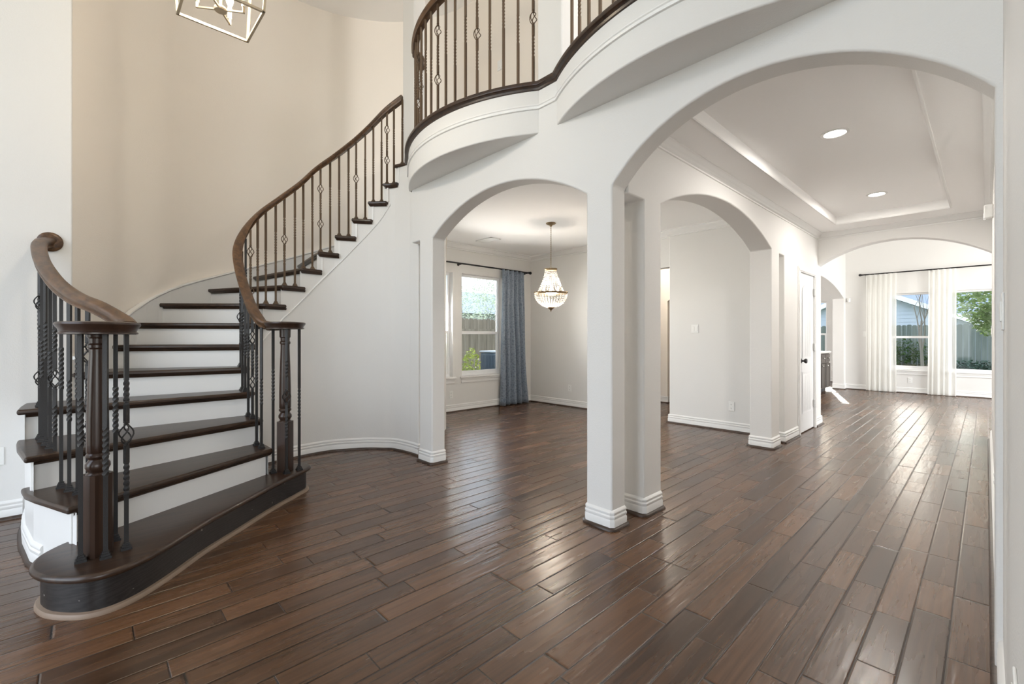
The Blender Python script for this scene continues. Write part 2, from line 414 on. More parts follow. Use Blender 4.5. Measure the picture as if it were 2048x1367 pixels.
M['leaf_pale'] = plain('pale_spring_leaves', (0.45, 0.53, 0.42), 0.6, var=0.4, vscale=4)
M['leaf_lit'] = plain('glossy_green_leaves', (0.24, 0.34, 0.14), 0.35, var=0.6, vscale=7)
for k_ in ('leaf', 'leaf_lime', 'leaf_pale', 'leaf_lit'):
    b_ = M[k_].node_tree.nodes['Principled BSDF']; n_ = M[k_].node_tree.nodes; l_ = M[k_].node_tree.links
    tr_ = n_.new('ShaderNodeBsdfTranslucent'); mx_ = n_.new('ShaderNodeMixShader'); mx_.inputs[0].default_value = 0.45
    l_.new(b_.inputs['Base Color'].links[0].from_socket, tr_.inputs[0]); l_.new(b_.outputs[0], mx_.inputs[1]); l_.new(tr_.outputs[0], mx_.inputs[2]); l_.new(mx_.outputs[0], n_['Material Output'].inputs[0])
M['hedge'] = plain('dark_hedge_leaves', (0.03, 0.075, 0.045), 0.6, var=0.5, vscale=9)
M['dry'] = plain('dry_grass_blades', (0.22, 0.14, 0.08), 0.8, var=0.4, vscale=9)
M['bark'] = plain('grey_bark', (0.26, 0.24, 0.22), 0.9, bump=0.4, bscale=60)
M['ac'] = plain('slate_painted_metal', (0.075, 0.10, 0.125), 0.5)
M['ac_top'] = plain('grey_painted_metal', (0.42, 0.45, 0.48), 0.45)
M['cab'] = wood('dark_cabinet_wood', (0.05, 0.040, 0.034), (0.10, 0.083, 0.07), 0.4, 'Z', 0.6)
M['counter'] = plain('pale_stone_counter', (0.72, 0.70, 0.66), 0.25, var=0.1, vscale=30)

# ------------------------------------------------------------------ key dimensions
YA, YA2 = 2.373, 2.523          # arch wall between foyer and dining/hall
XB, XB2 = -1.58, -1.80          # hall wall with the second arch
RISE = 0.1892; Z2 = 16 * RISE   # upper floor
CEIL = 5.345; ZD = 2.70; ZH = 2.60
SX, SY = -4.10, 1.757           # centre of the curved stairwell

# ------------------------------------------------------------------ floor and lawn
mb = MB().box((-7.2, -3.3, -0.12), (4.2, 14.7, 0.0)); mb.build('floor', M['floor'], kind='structure', smooth=False)
mb = MB().box((-40, -20, -0.40), (40, 70, -0.22)); g = mb.build('lawn', M['grass'], kind='structure', smooth=False)

# ------------------------------------------------------------------ arch wall of the foyer
o = [(-3.96, Z2 - 0.04), (-3.96, 2.138), (-3.813, 2.138), (-3.813, 0), (-3.595, 0)] + arch(-3.595, 2.13, -1.797, 2.13, 0.275)
o += [(-1.797, 0), (-1.60, 0)] + arch(-1.60, 2.14, 0.02, 2.10, 0.385, 40) + [(0.02, 0.0), (0.06, 0.0), (0.06, Z2 - 0.04)]
MB().prism(o, YA, YA2, 'Y').build('wall_foyer_arches', M['wall'], bevel=0.014, segs=3, kind='structure')
# wall return behind the slot at the left
MB().box((-4.14, 2.45, 0), (-3.96, 2.72, ZD)).build('wall_slot', M['wall'], bevel=0.012, segs=3, kind='structure')
# hall wall with the second arch, its paired piers and the closet door
o = [(YA2, 2.12), (2.72, 2.12), (2.72, 0), (2.95, 0)] + arch(2.95, 2.14, 5.32, 2.14, 0.255)
o += [(5.32, 0), (5.577, 0), (5.577, 2.12), (5.76, 2.12), (5.76, 0), (6.35, 0), (6.35, 2.0), (7.02, 2.0), (7.02, 0), (7.40, 0), (7.40, 2.72), (YA2, 2.72)]
MB().prism(o, XB, XB2, 'X').build('wall_hall', M['wall'], bevel=0.012, segs=3, kind='structure')
# far hall arch, the wall it is cut in runs on behind the hall on both sides
o = [(-2.45, 0), (-1.595, 0), (-1.595, 2.155)] + arch(XB - 0.012, 2.16, 0.05, 2.13, 0.265) + [(0.055, 0), (3.6, 0), (3.6, 3.6), (-2.45, 3.6)]
MB().prism(o, 7.25, 7.40, 'Y').build('wall_hall_end', M['wall'], bevel=0.012, segs=3, kind='structure')
# right wall: hall part and two-storey foyer part
MB().prism([(0.80, 0), (7.62, 0), (7.62, ZD), (YA2, ZD), (YA2, CEIL), (0.80, CEIL)], 0.04, 0.18, 'X').build('wall_right', M['wall'], bevel=0.012, segs=3, kind='structure')
MB().box((0.18, 0.80, 0), (2.8, 0.95, CEIL)).build('wall_study', M['wall'], kind='structure')
# left wall of the foyer
MB().box((-4.60, -3.2, 0), (-4.45, -0.06, CEIL)).build('wall_left', M['wall'], bevel=0.012, segs=3, kind='structure')
# wall behind the camera, with tall window openings for the daylight
o = [(-4.6, 0), (-4.0, 0), (-4.0, 5.1), (-0.4, 5.1), (-0.4, 0), (2.9, 0), (2.9, CEIL), (-4.6, CEIL)]
MB().prism(o, -3.2, -3.05, 'Y').build('wall_entry', M['wall'], kind='structure')
m = MB()
for x in (-4.0, -2.8, -1.6, -0.46): m.box((x, -3.17, 0), (x + 0.06, -3.08, 5.1))
for z in (0.0, 2.35, 5.04): m.box((-4.0, -3.17, z), (-0.4, -3.08, z + 0.06))
m.build('window_4', M['vinyl'], kind='structure')
# study side wall with window
o = [(-3.2, 0), (-2.5, 0), (-2.5, 0.6), (0.1, 0.6), (0.1, 2.6), (-2.5, 2.6), (-2.5, 0.001), (-2.499, 0), (0.95, 0), (0.95, CEIL), (-3.2, CEIL)]
m = MB().box((2.75, -3.2, 0), (2.88, 0.95, 0.6)); m.box((2.75, -3.2, 2.6), (2.88, 0.95, CEIL)); m.box((2.75, -3.2, 0.6), (2.88, -2.5, 2.6)); m.box((2.75, 0.1, 0.6), (2.88, 0.95, 2.6))
m.build('wall_study_window', M['wall'], kind='structure')

# the tall curved stairwell wall
def circ(rad, a): return (SX + rad * math.cos(R(a)), SY + rad * math.sin(R(a)))
outer = [(-4.45, -0.062)] + [tuple(p[:2]) for p in spline([(-4.45, -0.062, 0), (-4.85, 0.143, 0), (-5.08, 0.271, 0), (-5.30, 0.51, 0), (*circ(1.75, -142), 0)], 5)][1:]
outer += [circ(1.75, -142 - 4 * i) for i in range(1, 33)]      # round to the back at -270 deg
m = MB(); n = len(outer); thick = offset(outer, -0.12)
pl = outer + thick[::-1]
m = MB()
low = [0.0 if (x < -4.95 or y < 1.0) else ZD + 0.07 for x, y in outer]
v = [(x, y, z) for (x, y), z in zip(outer, low)] + [(x, y, CEIL) for x, y in outer]
f = [(i, i + 1, n + i + 1, n + i) for i in range(n - 1)]; m.add(v, f)
th = [(x + (x - SX) * 0.06, y + (y - SY) * 0.06) for x, y in outer]
low = [0.0 if (x < -4.95 or y < 1.0) else ZD + 0.07 for x, y in th]
v = [(x, y, z) for (x, y), z in zip(th, low)] + [(x, y, CEIL) for x, y in th]; m.add(v, f)
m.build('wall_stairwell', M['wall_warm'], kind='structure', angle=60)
# upstairs passage wall, beyond the balcony
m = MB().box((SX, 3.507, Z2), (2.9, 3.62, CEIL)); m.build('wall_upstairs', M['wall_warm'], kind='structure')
# upper floor slab
MB().prism([(-4.06, YA2), (0.18, YA2), (2.9, YA2), (2.9, 3.62), (-4.10, 3.62), (-4.43, 3.42), (-4.28, 2.46), (-4.06, 2.46)], ZD + 0.02, Z2 - 0.04, 'Z').build('floor_upper', M['wall'], kind='structure', smooth=False)
MB().prism([(-4.06, YA), (0.06, YA), (0.18, YA2), (2.9, YA2), (2.9, 3.62), (-4.10, 3.62), (-4.40, 3.40), (-4.26, 2.47), (-4.06, 2.47)], Z2 - 0.04, Z2 - 0.004, 'Z').build('floor_upper_boards', M['floor'], kind='structure', smooth=False)
# pillars upstairs
MB().box((-4.285, 2.46, Z2 - 0.12), (-4.06, 2.60, CEIL)).build('wall_landing_pillar', M['wall'], bevel=0.012, segs=3, kind='structure')
MB().box((-2.262, YA + 0.03, Z2), (-2.03, YA + 0.24, CEIL)).build('wall_balcony_pillar', M['wall'], bevel=0.012, segs=3, kind='structure')
# foyer ceiling
MB().box((-6.3, -3.3, CEIL), (3.0, 3.75, CEIL + 0.1)).build('ceiling', M['ceil'], kind='structure', smooth=False)
MB().box((-6.3, 3.6, CEIL - 2.2), (-4.3, 3.75, CEIL)).build('wall_upper_closing', M['wall'], kind='structure', smooth=False)

# balcony bulges: curved soffit and fascia
def bulge(x0, x1, sag, n=36):
    h = (x1 - x0) / 2; Rr = (h * h + sag * sag) / (2 * sag); cx = (x0 + x1) / 2; cy = YA - sag + Rr; a = math.asin(h / Rr)
    return [(cx + Rr * math.sin(-a + 2 * a * i / n), cy - Rr * math.cos(-a + 2 * a * i / n)) for i in range(n + 1)]
B1 = bulge(-4.01, -2.218, 0.285); B2 = bulge(-2.052, -0.25, 0.265)
for nm, b in (('wall_balcony_curve', B1), ('wall_balcony_curve_second', B2)):
    q = [(b[0][0], YA + 0.02)] + b + [(b[-1][0], YA + 0.02)]
    MB().prism(q, 2.665, Z2 - 0.03, 'Z').build(nm, M['wall'], bevel=0.012, segs=3, kind='structure', limit=50)
edge = [(-4.14, 2.44)] + [(-4.08, 2.405)] + B1[1:-1] + [(-2.218, YA), (-2.052, YA)] + B2[1:-1] + [(-0.25, YA), (0.04, YA)]
bead = [(0, 0), (0.012, 0.002), (0.014, 0.010), (0.008, 0.015), (0.008, 0.022), (0.014, 0.027), (0.012, 0.036), (0, 0.038)]
MB().sweep([(x, y, 2.835) for x, y in edge[1:]], bead).build('trim_balcony', M['trim'], kind='structure')

# ------------------------------------------------------------------ dining room shell
m = MB()
W1 = (4.455, 5.345, 0.56, 2.235); W2 = (3.62, 4.275, 0.56, 2.235)
m = MB(); X0, X1 = -6.03, -5.88
for y0, y1, z0, z1 in ((3.35, W2[0], 0, ZD), (W2[1], W1[0], 0, ZD), (W1[1], 7.85, 0, ZD), (W2[0], W2[1], 0, W2[2]), (W2[0], W2[1], W2[3], ZD), (W1[0], W1[1], 0, W1[2]), (W1[0], W1[1], W1[3], ZD)):
    m.box((X0, y0, z0), (X1, y1, z1))
m.build('wall_dining_window', M['wall'], kind='structure', smooth=False)
MB().box((-5.88, 6.06, 0), (-4.05, 6.20, ZD)).box((-4.05, 6.06, 2.20), (-3.07, 6.20, ZD)).build('wall_dining_back', M['wall'], kind='structure', smooth=False)
MB().box((-3.075, 5.97, 0), (-1.80, 6.12, ZD)).build('wall_dining_side', M['wall'], bevel=0.012, segs=3, kind='structure')
o = [(-5.88, 0), (-4.0, 0)] + arch(-4.0, 1.85, -3.3, 1.85, 0.12, 12) + [(-3.3, 0), (-1.80, 0), (-1.80, ZD), (-5.88, ZD)]
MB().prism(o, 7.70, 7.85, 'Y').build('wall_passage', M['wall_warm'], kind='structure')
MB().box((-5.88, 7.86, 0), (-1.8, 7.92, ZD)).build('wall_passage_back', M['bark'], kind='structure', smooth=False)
MB().box((-5.90, 3.38, 0), (-4.88, 3.44, ZD)).prism([(-4.12, 2.66), (-4.12, 2.72), (-4.88, 3.44), (-4.88, 3.38)], 0, ZD, 'Z').build('wall_dining_front', M['wall'], kind='structure', smooth=False)
MB().prism([(-6.0, 3.50), (-4.90, 3.48), (-4.10, 2.72), (-3.95, 2.60), (-3.95, YA2), (XB2 + 0.02, YA2), (XB2 + 0.02, 7.86), (-6.0, 7.86)], ZD, ZD + 0.06, 'Z').build('ceiling_dining', M['ceil'], kind='structure', smooth=False)

# ------------------------------------------------------------------ hall ceiling with a shallow tray
TX0, TX1, TY0, TY1 = -1.285, -0.272, 2.60, 6.76
m = MB()
m.box((XB, YA2, ZH), (TX0, 7.25, ZH + 0.2)); m.box((TX1, YA2, ZH), (0.04, 7.25, ZH + 0.2))
m.box((TX0, YA2, ZH), (TX1, TY0, ZH + 0.2)); m.box((TX0, TY1, ZH), (TX1, 7.25, ZH + 0.2)); m.box((TX0, TY0, ZH + 0.09), (TX1, TY1, ZH + 0.2))
m.build('ceiling_hall', M['ceil'], kind='structure', smooth=False)
crown = [(0, 0), (0.058, 0), (0.058, -0.010), (0.050, -0.016), (0.046, -0.028), (0.034, -0.040), (0.022, -0.052), (0.018, -0.062), (0.010, -0.066), (0.010, -0.078), (0, -0.080)]
CR = crown
# travel with the room to the right
MB().sweep([(XB, YA2, ZH), (XB, 7.25, ZH), (0.04, 7.25, ZH), (0.04, YA2, ZH)], CR).build('trim_hall_crown', M['trim'], kind='structure', angle=50)
tb = [(0, 0), (0.016, 0.0), (0.016, -0.008), (0.010, -0.012), (0, -0.012)]
MB().sweep([(TX0, TY0, ZH), (TX0, TY1, ZH), (TX1, TY1, ZH), (TX1, TY0, ZH)], [(-a, b) for a, b in tb], closed=True).build('trim_tray', M['trim'], kind='structure')
cr2 = [(a * 1.3, b * 1.15) for a, b in crown]
MB().sweep([(-5.88, 3.52, ZD), (-5.88, 6.06, ZD), (-3.07, 6.06, ZD)], cr2).build('trim_dining_crown', M['trim'], kind='structure', angle=50)
MB().sweep([(-3.075, 6.06, ZD), (-3.075, 5.97, ZD), (-1.80, 5.97, ZD), (-1.80, YA2, ZD)], cr2).build('trim_dining_crown_side', M['trim'], kind='structure', angle=50)

# ------------------------------------------------------------------ family room and breakfast nook shell
YF = 12.80; ZF = 3.6
F1 = (-1.48, -0.785, 0.50, 2.14); F2 = (-0.545, 0.165, 0.50, 2.14)
m = MB(); a, b = YF, YF + 0.15
for x0, x1, z0, z1 in ((-2.45, F1[0], 0, ZF), (F1[1], F2[0], 0, ZF), (F2[1], 3.75, 0, ZF), (F1[0], F1[1], 0, F1[2]), (F1[0], F1[1], F1[3], ZF), (F2[0], F2[1], 0, F2[2]), (F2[0], F2[1], F2[3], ZF)):
    m.box((x0, a, z0), (x1, b, z1))
m.build('wall_family_back', M['wall'], kind='structure', smooth=False)
o = [(7.40, 0), (8.15, 0)] + arch(8.15, 2.08, 12.617, 2.08, 0.33) + [(12.617, 0), (YF, 0), (YF, ZF), (7.40, ZF)]
MB().prism(o, -2.25, -2.47, 'X').build('wall_family_left', M['wall'], bevel=0.012, segs=3, kind='structure')
m = MB().box((3.6, 7.25, 0), (3.75, YF, 0.35)); m.box((3.6, 7.25, 3.1), (3.75, YF, ZF)); m.box((3.6, 7.25, 0.35), (3.75, 7.9, 3.1)); m.box((3.6, 12.3, 0.35), (3.75, YF, 3.1))
m.build('wall_family_right', M['wall'], kind='structure', smooth=False)
MB().box((-2.47, 7.25, ZF), (3.75, YF + 0.15, ZF + 0.1)).build('ceiling_family', M['ceil'], kind='structure', smooth=False)
NW = (-3.60, -2.965, 0.62, 2.155)
m = MB(); a, b = 14.5, 14.65
for x0, x1, z0, z1 in ((-6.0, NW[0], 0, 2.9), (NW[1], -2.3, 0, 2.9), (NW[0], NW[1], 0, NW[2]), (NW[0], NW[1], NW[3], 2.9)): m.box((x0, a, z0), (x1, b, z1))
m.build('wall_nook_back', M['wall'], kind='structure', smooth=False)
MB().box((-2.47, YF + 0.15, 0), (-2.3, 14.6, 2.9)).build('wall_nook_right', M['wall'], kind='structure', smooth=False)
m = MB().box((-6.0, 7.9, 0), (-5.88, 14.6, 0.9)); m.box((-6.0, 7.9, 2.3), (-5.88, 14.6, 2.9)); m.box((-6.0, 7.9, 0.9), (-5.88, 9.3, 2.3)); m.box((-6.0, 11.9, 0.9), (-5.88, 14.6, 2.3))
m.build('wall_kitchen_left', M['wall'], kind='structure', smooth=False)
MB().box((-6.0, 7.92, 2.9), (-2.3, 14.65, 3.0)).build('ceiling_nook', M['ceil'], kind='structure', smooth=False)
MB().box((-2.45, 7.40, 0), (-1.6, 7.41, 0.01)).build('trim_threshold', M['shoe'], kind='structure', smooth=False)
MB().box((-5.9, 7.92, 2.7), (-2.3, 8.02, 2.95)).box((-2.47, 7.3, 2.7), (-2.3, 8.0, 3.0)).build('wall_kitchen_near', M['wall'], kind='structure', smooth=False)

# ------------------------------------------------------------------ baseboards with stained shoe moulding
BP = [(0, 0), (0.014, 0), (0.016, 0.055), (0.011, 0.066), (0.015, 0.074), (0.015, 0.084), (0.009, 0.092), (0.013, 0.100), (0.013, 0.108), (0.006, 0.118), (0, 0.122)]
SP = [(0.014, 0), (0.032, 0), (0.031, 0.009), (0.026, 0.016), (0.014, 0.019)]
def baseboard(name, path, closed=False, z=0.0, shoe=True):
    p = [(x, y, z) for x, y in path]
    o = MB().sweep(p, BP, closed).build(name, M['trim'], kind='structure', angle=30)
    if shoe: MB().sweep(p, SP, closed).build('shoe_moulding', M['shoe'], o, angle=50)
    return o
def rect(x0, y0, x1, y1, c=0.012):
    """clockwise rectangle with small corner chamfers (outside on the left of travel is flipped by the caller)"""
    return [(x0 + c, y1), (x1 - c, y1), (x1, y1 - c), (x1, y0 + c), (x1 - c, y0), (x0 + c, y0), (x0, y0 + c), (x0, y1 - c)]
def around(x0, y0, x1, y1): return rect(x0, y0, x1, y1)[::-1]
baseboard('baseboard_column_left', around(-3.813, YA, -3.595, YA2), True)
baseboard('baseboard_pillar_front', around(-1.797, YA, -1.60, YA2), True)
baseboard('baseboard_pillar_second', around(XB2, 2.72, XB, 2.95), True)
baseboard('baseboard_pier', around(XB2, 5.32, XB, 5.577), True)
baseboard('baseboard_hall_left', [(XB2, 5.76), (XB, 5.76), (XB, 6.28)])
baseboard('baseboard_hall_end', [(XB, 7.09), (XB, 7.40), (-2.25, 7.40)])
baseboard('baseboard_right', [(0.175, 7.62), (0.04, 7.62), (0.04, 0.80), (2.7, 0.80)])
baseboard('baseboard_left', [(-4.45, -3.0), (-4.45, -0.30)])
baseboard('baseboard_dining_window', [(-5.88, 3.52), (-5.88, 6.06), (-4.05, 6.06)])
baseboard('baseboard_dining_side', [(-3.075, 6.12), (-3.075, 5.97), (-1.80, 5.97)])
baseboard('baseboard_passage', [(-5.8, 7.70), (-4.0, 7.70), (-4.0, 7.84)])
baseboard('baseboard_family', [(-2.47, 12.617), (-2.25, 12.617), (-2.25, YF), (3.6, YF)])
baseboard('baseboard_nook', [(-5.8, 14.5), (-2.47, 14.5), (-2.47, 12.9)])
baseboard('baseboard_slot', [(-3.96, 2.71), (-3.96, 2.47)])

# ------------------------------------------------------------------ the curved staircase
K = {2: (-3.63, 1.012), 3: (-3.86, 1.008), 4: (-4.09, 1.008), 5: (-4.285, 1.015), 6: (-4.44, 1.045), 7: (-4.56, 1.115), 8: (-4.635, 1.225),
     9: (-4.672, 1.385), 10: (-4.702, 1.57), 11: (-4.717, 1.737), 12: (-4.70, 1.90), 13: (-4.63, 2.048), 14: (-4.545, 2.187), 15: (-4.43, 2.297), 16: (-4.33, 2.372), 17: (-4.10, 2.42)}
O = {5: (-4.45, -0.07), 6: (-4.85, 0.143), 7: (-5.08, 0.271), 8: (-5.28, 0.50)}
for nn, a in ((9, -151.5), (10, -168), (11, -184.5), (12, -200), (13, -215), (14, -229.5), (15, -243.5), (16, -256), (17, -268)): O[nn] = circ(1.745, a)
O[2], O[3], O[4] = (-3.03, -0.06), (-3.47, -0.23), (-4.05, -0.30)
kpath = [K[i] for i in range(2, 18)]
ksm = [tuple(p[:2]) for p in spline([(*p, 0) for p in kpath], 6)]          # six samples per tread
def kseg(n, ext=0.0):
    i = (n - 2) * 6; s = ksm[i:i + 7]
    if ext > 0 and i + 7 < len(ksm):
        a, b = Vector(ksm[i + 6]), Vector(ksm[i + 7]); s = s + [tuple(a + (b - a).normalized() * ext)]
    return s
side = [(-3.03, -0.06), (-3.13, -0.10), (-3.229, -0.139), (-3.35, -0.188), (-3.47, -0.23), (-3.617, -0.252), (-3.80, -0.28), (-4.0, -0.297), (-4.05, -0.30), (-4.25, -0.30), (-4.44, -0.29)]
stair = empty('staircase', (-4.0, 0.5, 0))
tag(stair, 'curved staircase with dark wood treads and white risers sweeping up to the balcony', 'staircase')
so_ = tuple(stair.location)
TH = 0.034
def outer_seg(n):
    if n == 2: return [(-3.03, -0.06), (-3.13, -0.10), (-3.229, -0.139), (-3.35, -0.188), (-3.47, -0.23), (-3.617, -0.252)]
    if n == 3: return [(-3.47, -0.23), (-3.617, -0.252), (-3.80, -0.28), (-4.0, -0.297), (-4.10, -0.30)]
    if n == 4: return [(-4.05, -0.30), (-4.25, -0.30), (-4.44, -0.29), (-4.44, -0.07)]
    p, q = O[n], O[n + 1]
    if n <= 7: return [p, ((p[0] + q[0]) / 2, (p[1] + q[1]) / 2), q]
    a0 = math.atan2(p[1] - SY, p[0] - SX); a1 = math.atan2(q[1] - SY, q[0] - SX)
    if a1 > a0: a1 -= 2 * PI
    return [(SX + 1.742 * math.cos(a0 + (a1 - a0) * i / 4), SY + 1.742 * math.sin(a0 + (a1 - a0) * i / 4)) for i in range(5)]
for nn in range(2, 16):
    ins = kseg(nn, 0.045); out = outer_seg(nn)
    b_in, b_out = Vector(ins[-1]), Vector(out[-1])
    poly = out + [tuple(b_in)] + ins[:-1][::-1] if False else ins + out[::-1]
    MB(so_).prism(poly, nn * RISE - TH, nn * RISE, 'Z').build('tread', M['tread'], stair, bevel=0.013, segs=4, limit=55)
    # cove under the nosing, along front edge and inner return
    fr = [tuple(Vector(out[0]).lerp(Vector(ins[0]), 0.045 if nn > 4 else 0.03))] + ins
    MB(so_).sweep([(x, y, nn * RISE - TH) for x, y in offset(fr, -0.022)], [(0.0, 0.0), (0.014, 0.0), (0.010, -0.010), (0.0, -0.018)]).build('cove_moulding', M['tread'], stair) if nn >= 2 else None
for nn in range(2, 17):
    a = Vector(O[nn]); b = Vector(K[nn]); d = (b - a).normalized(); up = Vector((d.y, -d.x))
    mid = (Vector(K[nn + 1]) - Vector(K[nn])) if nn < 17 else up
    if up.dot(mid) < 0: up = -up
    a2 = a + up * 0.035 + d * (0.035 if nn <= 4 else 0.0); b2 = b + up * 0.035 - d * 0.034
    z0 = (nn - 1) * RISE - 0.005; z1 = nn * RISE - TH + 0.004
    a3 = a2 + up * 0.018; b3 = b2 + up * 0.018
    MB(so_).prism([tuple(a2), tuple(b2), tuple(b3), tuple(a3)], z0, z1, 'Z').build('riser', M['trim'], stair, smooth=False)
# wall below the inner edge of the flight
inner = offset(ksm, -0.034)
m = MB(so_)
th = offset(ksm, -0.12)
for nn in range(2, 17):
    i = (nn - 2) * 6; j = min(i + 6, len(ksm) - 1); top = nn * RISE - TH + 0.002
    for q in range(i, j):
        p0, p1 = inner[q], inner[q + 1]
        m.add([(*p0, 0), (*p1, 0), (*p1, top), (*p0, top)], [(0, 1, 2, 3)])
me_o = m.build('curved_stringer', M['wall'], stair, smooth=True, angle=60)
bm = bmesh.new(); bm.from_mesh(me_o.data); bmesh.ops.remove_doubles(bm, verts=bm.verts, dist=0.0005); bmesh.ops.recalc_face_normals(bm, faces=bm.faces); bm.to_mesh(me_o.data); bm.free()
# raised bead following the slope on that wall
bp_ = []
for q in range(14, len(inner) - 8):
    n_ = 2 + q / 6.0; bp_.append((*inner[q], n_ * RISE - 0.355))
MB(so_).sweep(bp_, [(0, 0), (0.008, 0.002), (0.012, 0.010), (0.008, 0.018), (0, 0.020)]).build('stringer_bead', M['trim'], stair)
# white stringer on the outer, lower side
sin_ = offset(side, 0.035)
m = MB(so_)
for q in range(len(sin_) - 1):
    nn = 2 if q < 4 else (3 if q < 8 else 4); top = nn * RISE - TH + 0.002
    p0, p1 = sin_[q], sin_[q + 1]
    m.add([(*p0, 0), (*p1, 0), (*p1, top), (*p0, top)], [(0, 1, 2, 3)])
m.build('side_stringer', M['trim'], stair, angle=60)
sb = sin_[3:]
MB(so_).sweep([(x, y, 0) for x, y in sb][::-1], [(-a, b) for a, b in BP]).build('stringer_baseboard', M['trim'], stair) if False else None
MB(so_).sweep([(x, y, 0) for x, y in sb], [(-a, b) for a, b in BP]).build('stringer_baseboard', M['trim'], stair)
MB(so_).sweep([(x, y, 0) for x, y in sb], [(-a, b) for a, b in SP]).build('shoe_moulding', M['shoe'], stair)
# skirt board along the tall curved wall
oo = {}
sk = []
for nn in range(5, 17):
    seg = outer_seg(nn) if nn < 16 else [O[16], circ(1.745, -262)]
    for i in range(len(seg) - 1):
        t = i / (len(seg) - 1); sk.append((*seg[i], (nn + t) * RISE + 0.115))
for _ in range(6):
    sk = [sk[0]] + [tuple((a + 2 * b + c) / 4 for a, b, c in zip(sk[i - 1], sk[i], sk[i + 1])) for i in range(1, len(sk) - 1)] + [sk[-1]]
m = MB(so_)
for i in range(len(sk) - 1):
    p, q = sk[i], sk[i + 1]
    def inn(p, d): 
        v = Vector((SX - p[0], SY - p[1])).normalized() * d; return (p[0] + v.x, p[1] + v.y)
    a, b = inn(p, 0.012), inn(q, 0.012); a1, b1 = inn(p, -0.02), inn(q, -0.02)
    m.add([(*a, p[2] - 0.45), (*b, q[2] - 0.45), (*b, q[2]), (*a, p[2]), (*a1, p[2]), (*b1, q[2])], [(0, 1, 2, 3), (3, 2, 5, 4)])
m.build('skirt_board', M['trim'], stair, angle=60)
MB(so_).sweep([(*inn(p, 0.012), p[2]) for p in sk], [(-0.004, 0), (0.010, 0.0), (0.012, -0.012), (0.004, -0.022), (-0.004, -0.022)][::-1]).build('skirt_cap', M['trim'], stair)
# landing nosing
lp = [K[16], (-4.25, 2.405), (-4.16, 2.435), (-4.06, 2.43), (-4.06, 2.50), (-4.30, 2.62), (-4.42, 3.40), circ(1.745, -262), O[16]]
MB(so_).prism(lp, Z2 - TH, Z2, 'Z').build('landing_nosing', M['tread'], stair, bevel=0.012, segs=3, limit=55)
# bullnose starting step
nose = [(-3.76, 1.03), (-3.80, 1.14), (-3.80, 1.25), (-3.74, 1.305), (-3.65, 1.285), (-3.545, 1.165), (-3.39, 0.965), (-3.15, 0.70), (-2.971, 0.503), (-2.758, 0.307), (-2.652, 0.185),
        (-2.612, 0.089), (-2.621, 0.005), (-2.673, -0.068), (-2.757, -0.135), (-2.847, -0.170), (-2.92, -0.178), (-3.006, -0.163), (-3.076, -0.125), (-3.14, -0.06), (-3.16, 0.02)]
ns = [tuple(p[:2]) for p in spline([(*p, 0) for p in nose], 5)]
MB(so_).prism(ns, RISE - TH, RISE, 'Z').build('starting_tread', M['tread'], stair, bevel=0.0165, segs=5, limit=50)
def area(p): return abs(sum(p[i][0] * p[(i + 1) % len(p)][1] - p[(i + 1) % len(p)][0] * p[i][1] for i in range(len(p)))) / 2
bd = min((offset(ns, 0.035), offset(ns, -0.035)), key=area)
sgn = -1 if area(offset(ns, -0.035)) > area(ns) else 1
MB(so_).prism(bd, 0.0, RISE - TH + 0.002, 'Z').build('starting_riser', M['start'], stair, angle=50)
MB(so_).sweep([(x, y, 0) for x, y in bd], [(sgn * 0.0, 0), (sgn * 0.020, 0), (sgn * 0.020, 0.010), (sgn * 0.014, 0.019), (sgn * 0.0, 0.022)]).build('pale_shoe_moulding', M['shoe_pale'], stair)['label'] = 'pale unfinished shoe moulding round the starting step'
# baseboard along the curved wall under the flight, from the newel to the slot
wb = [p for p in inner if p[0] <= -3.70 or p[1] > 1.6]
wb = inner[2:-3] + [(-4.06, 2.45), (-3.96, 2.45), (-3.96, 2.62)]
baseboard('baseboard_stair', wb)

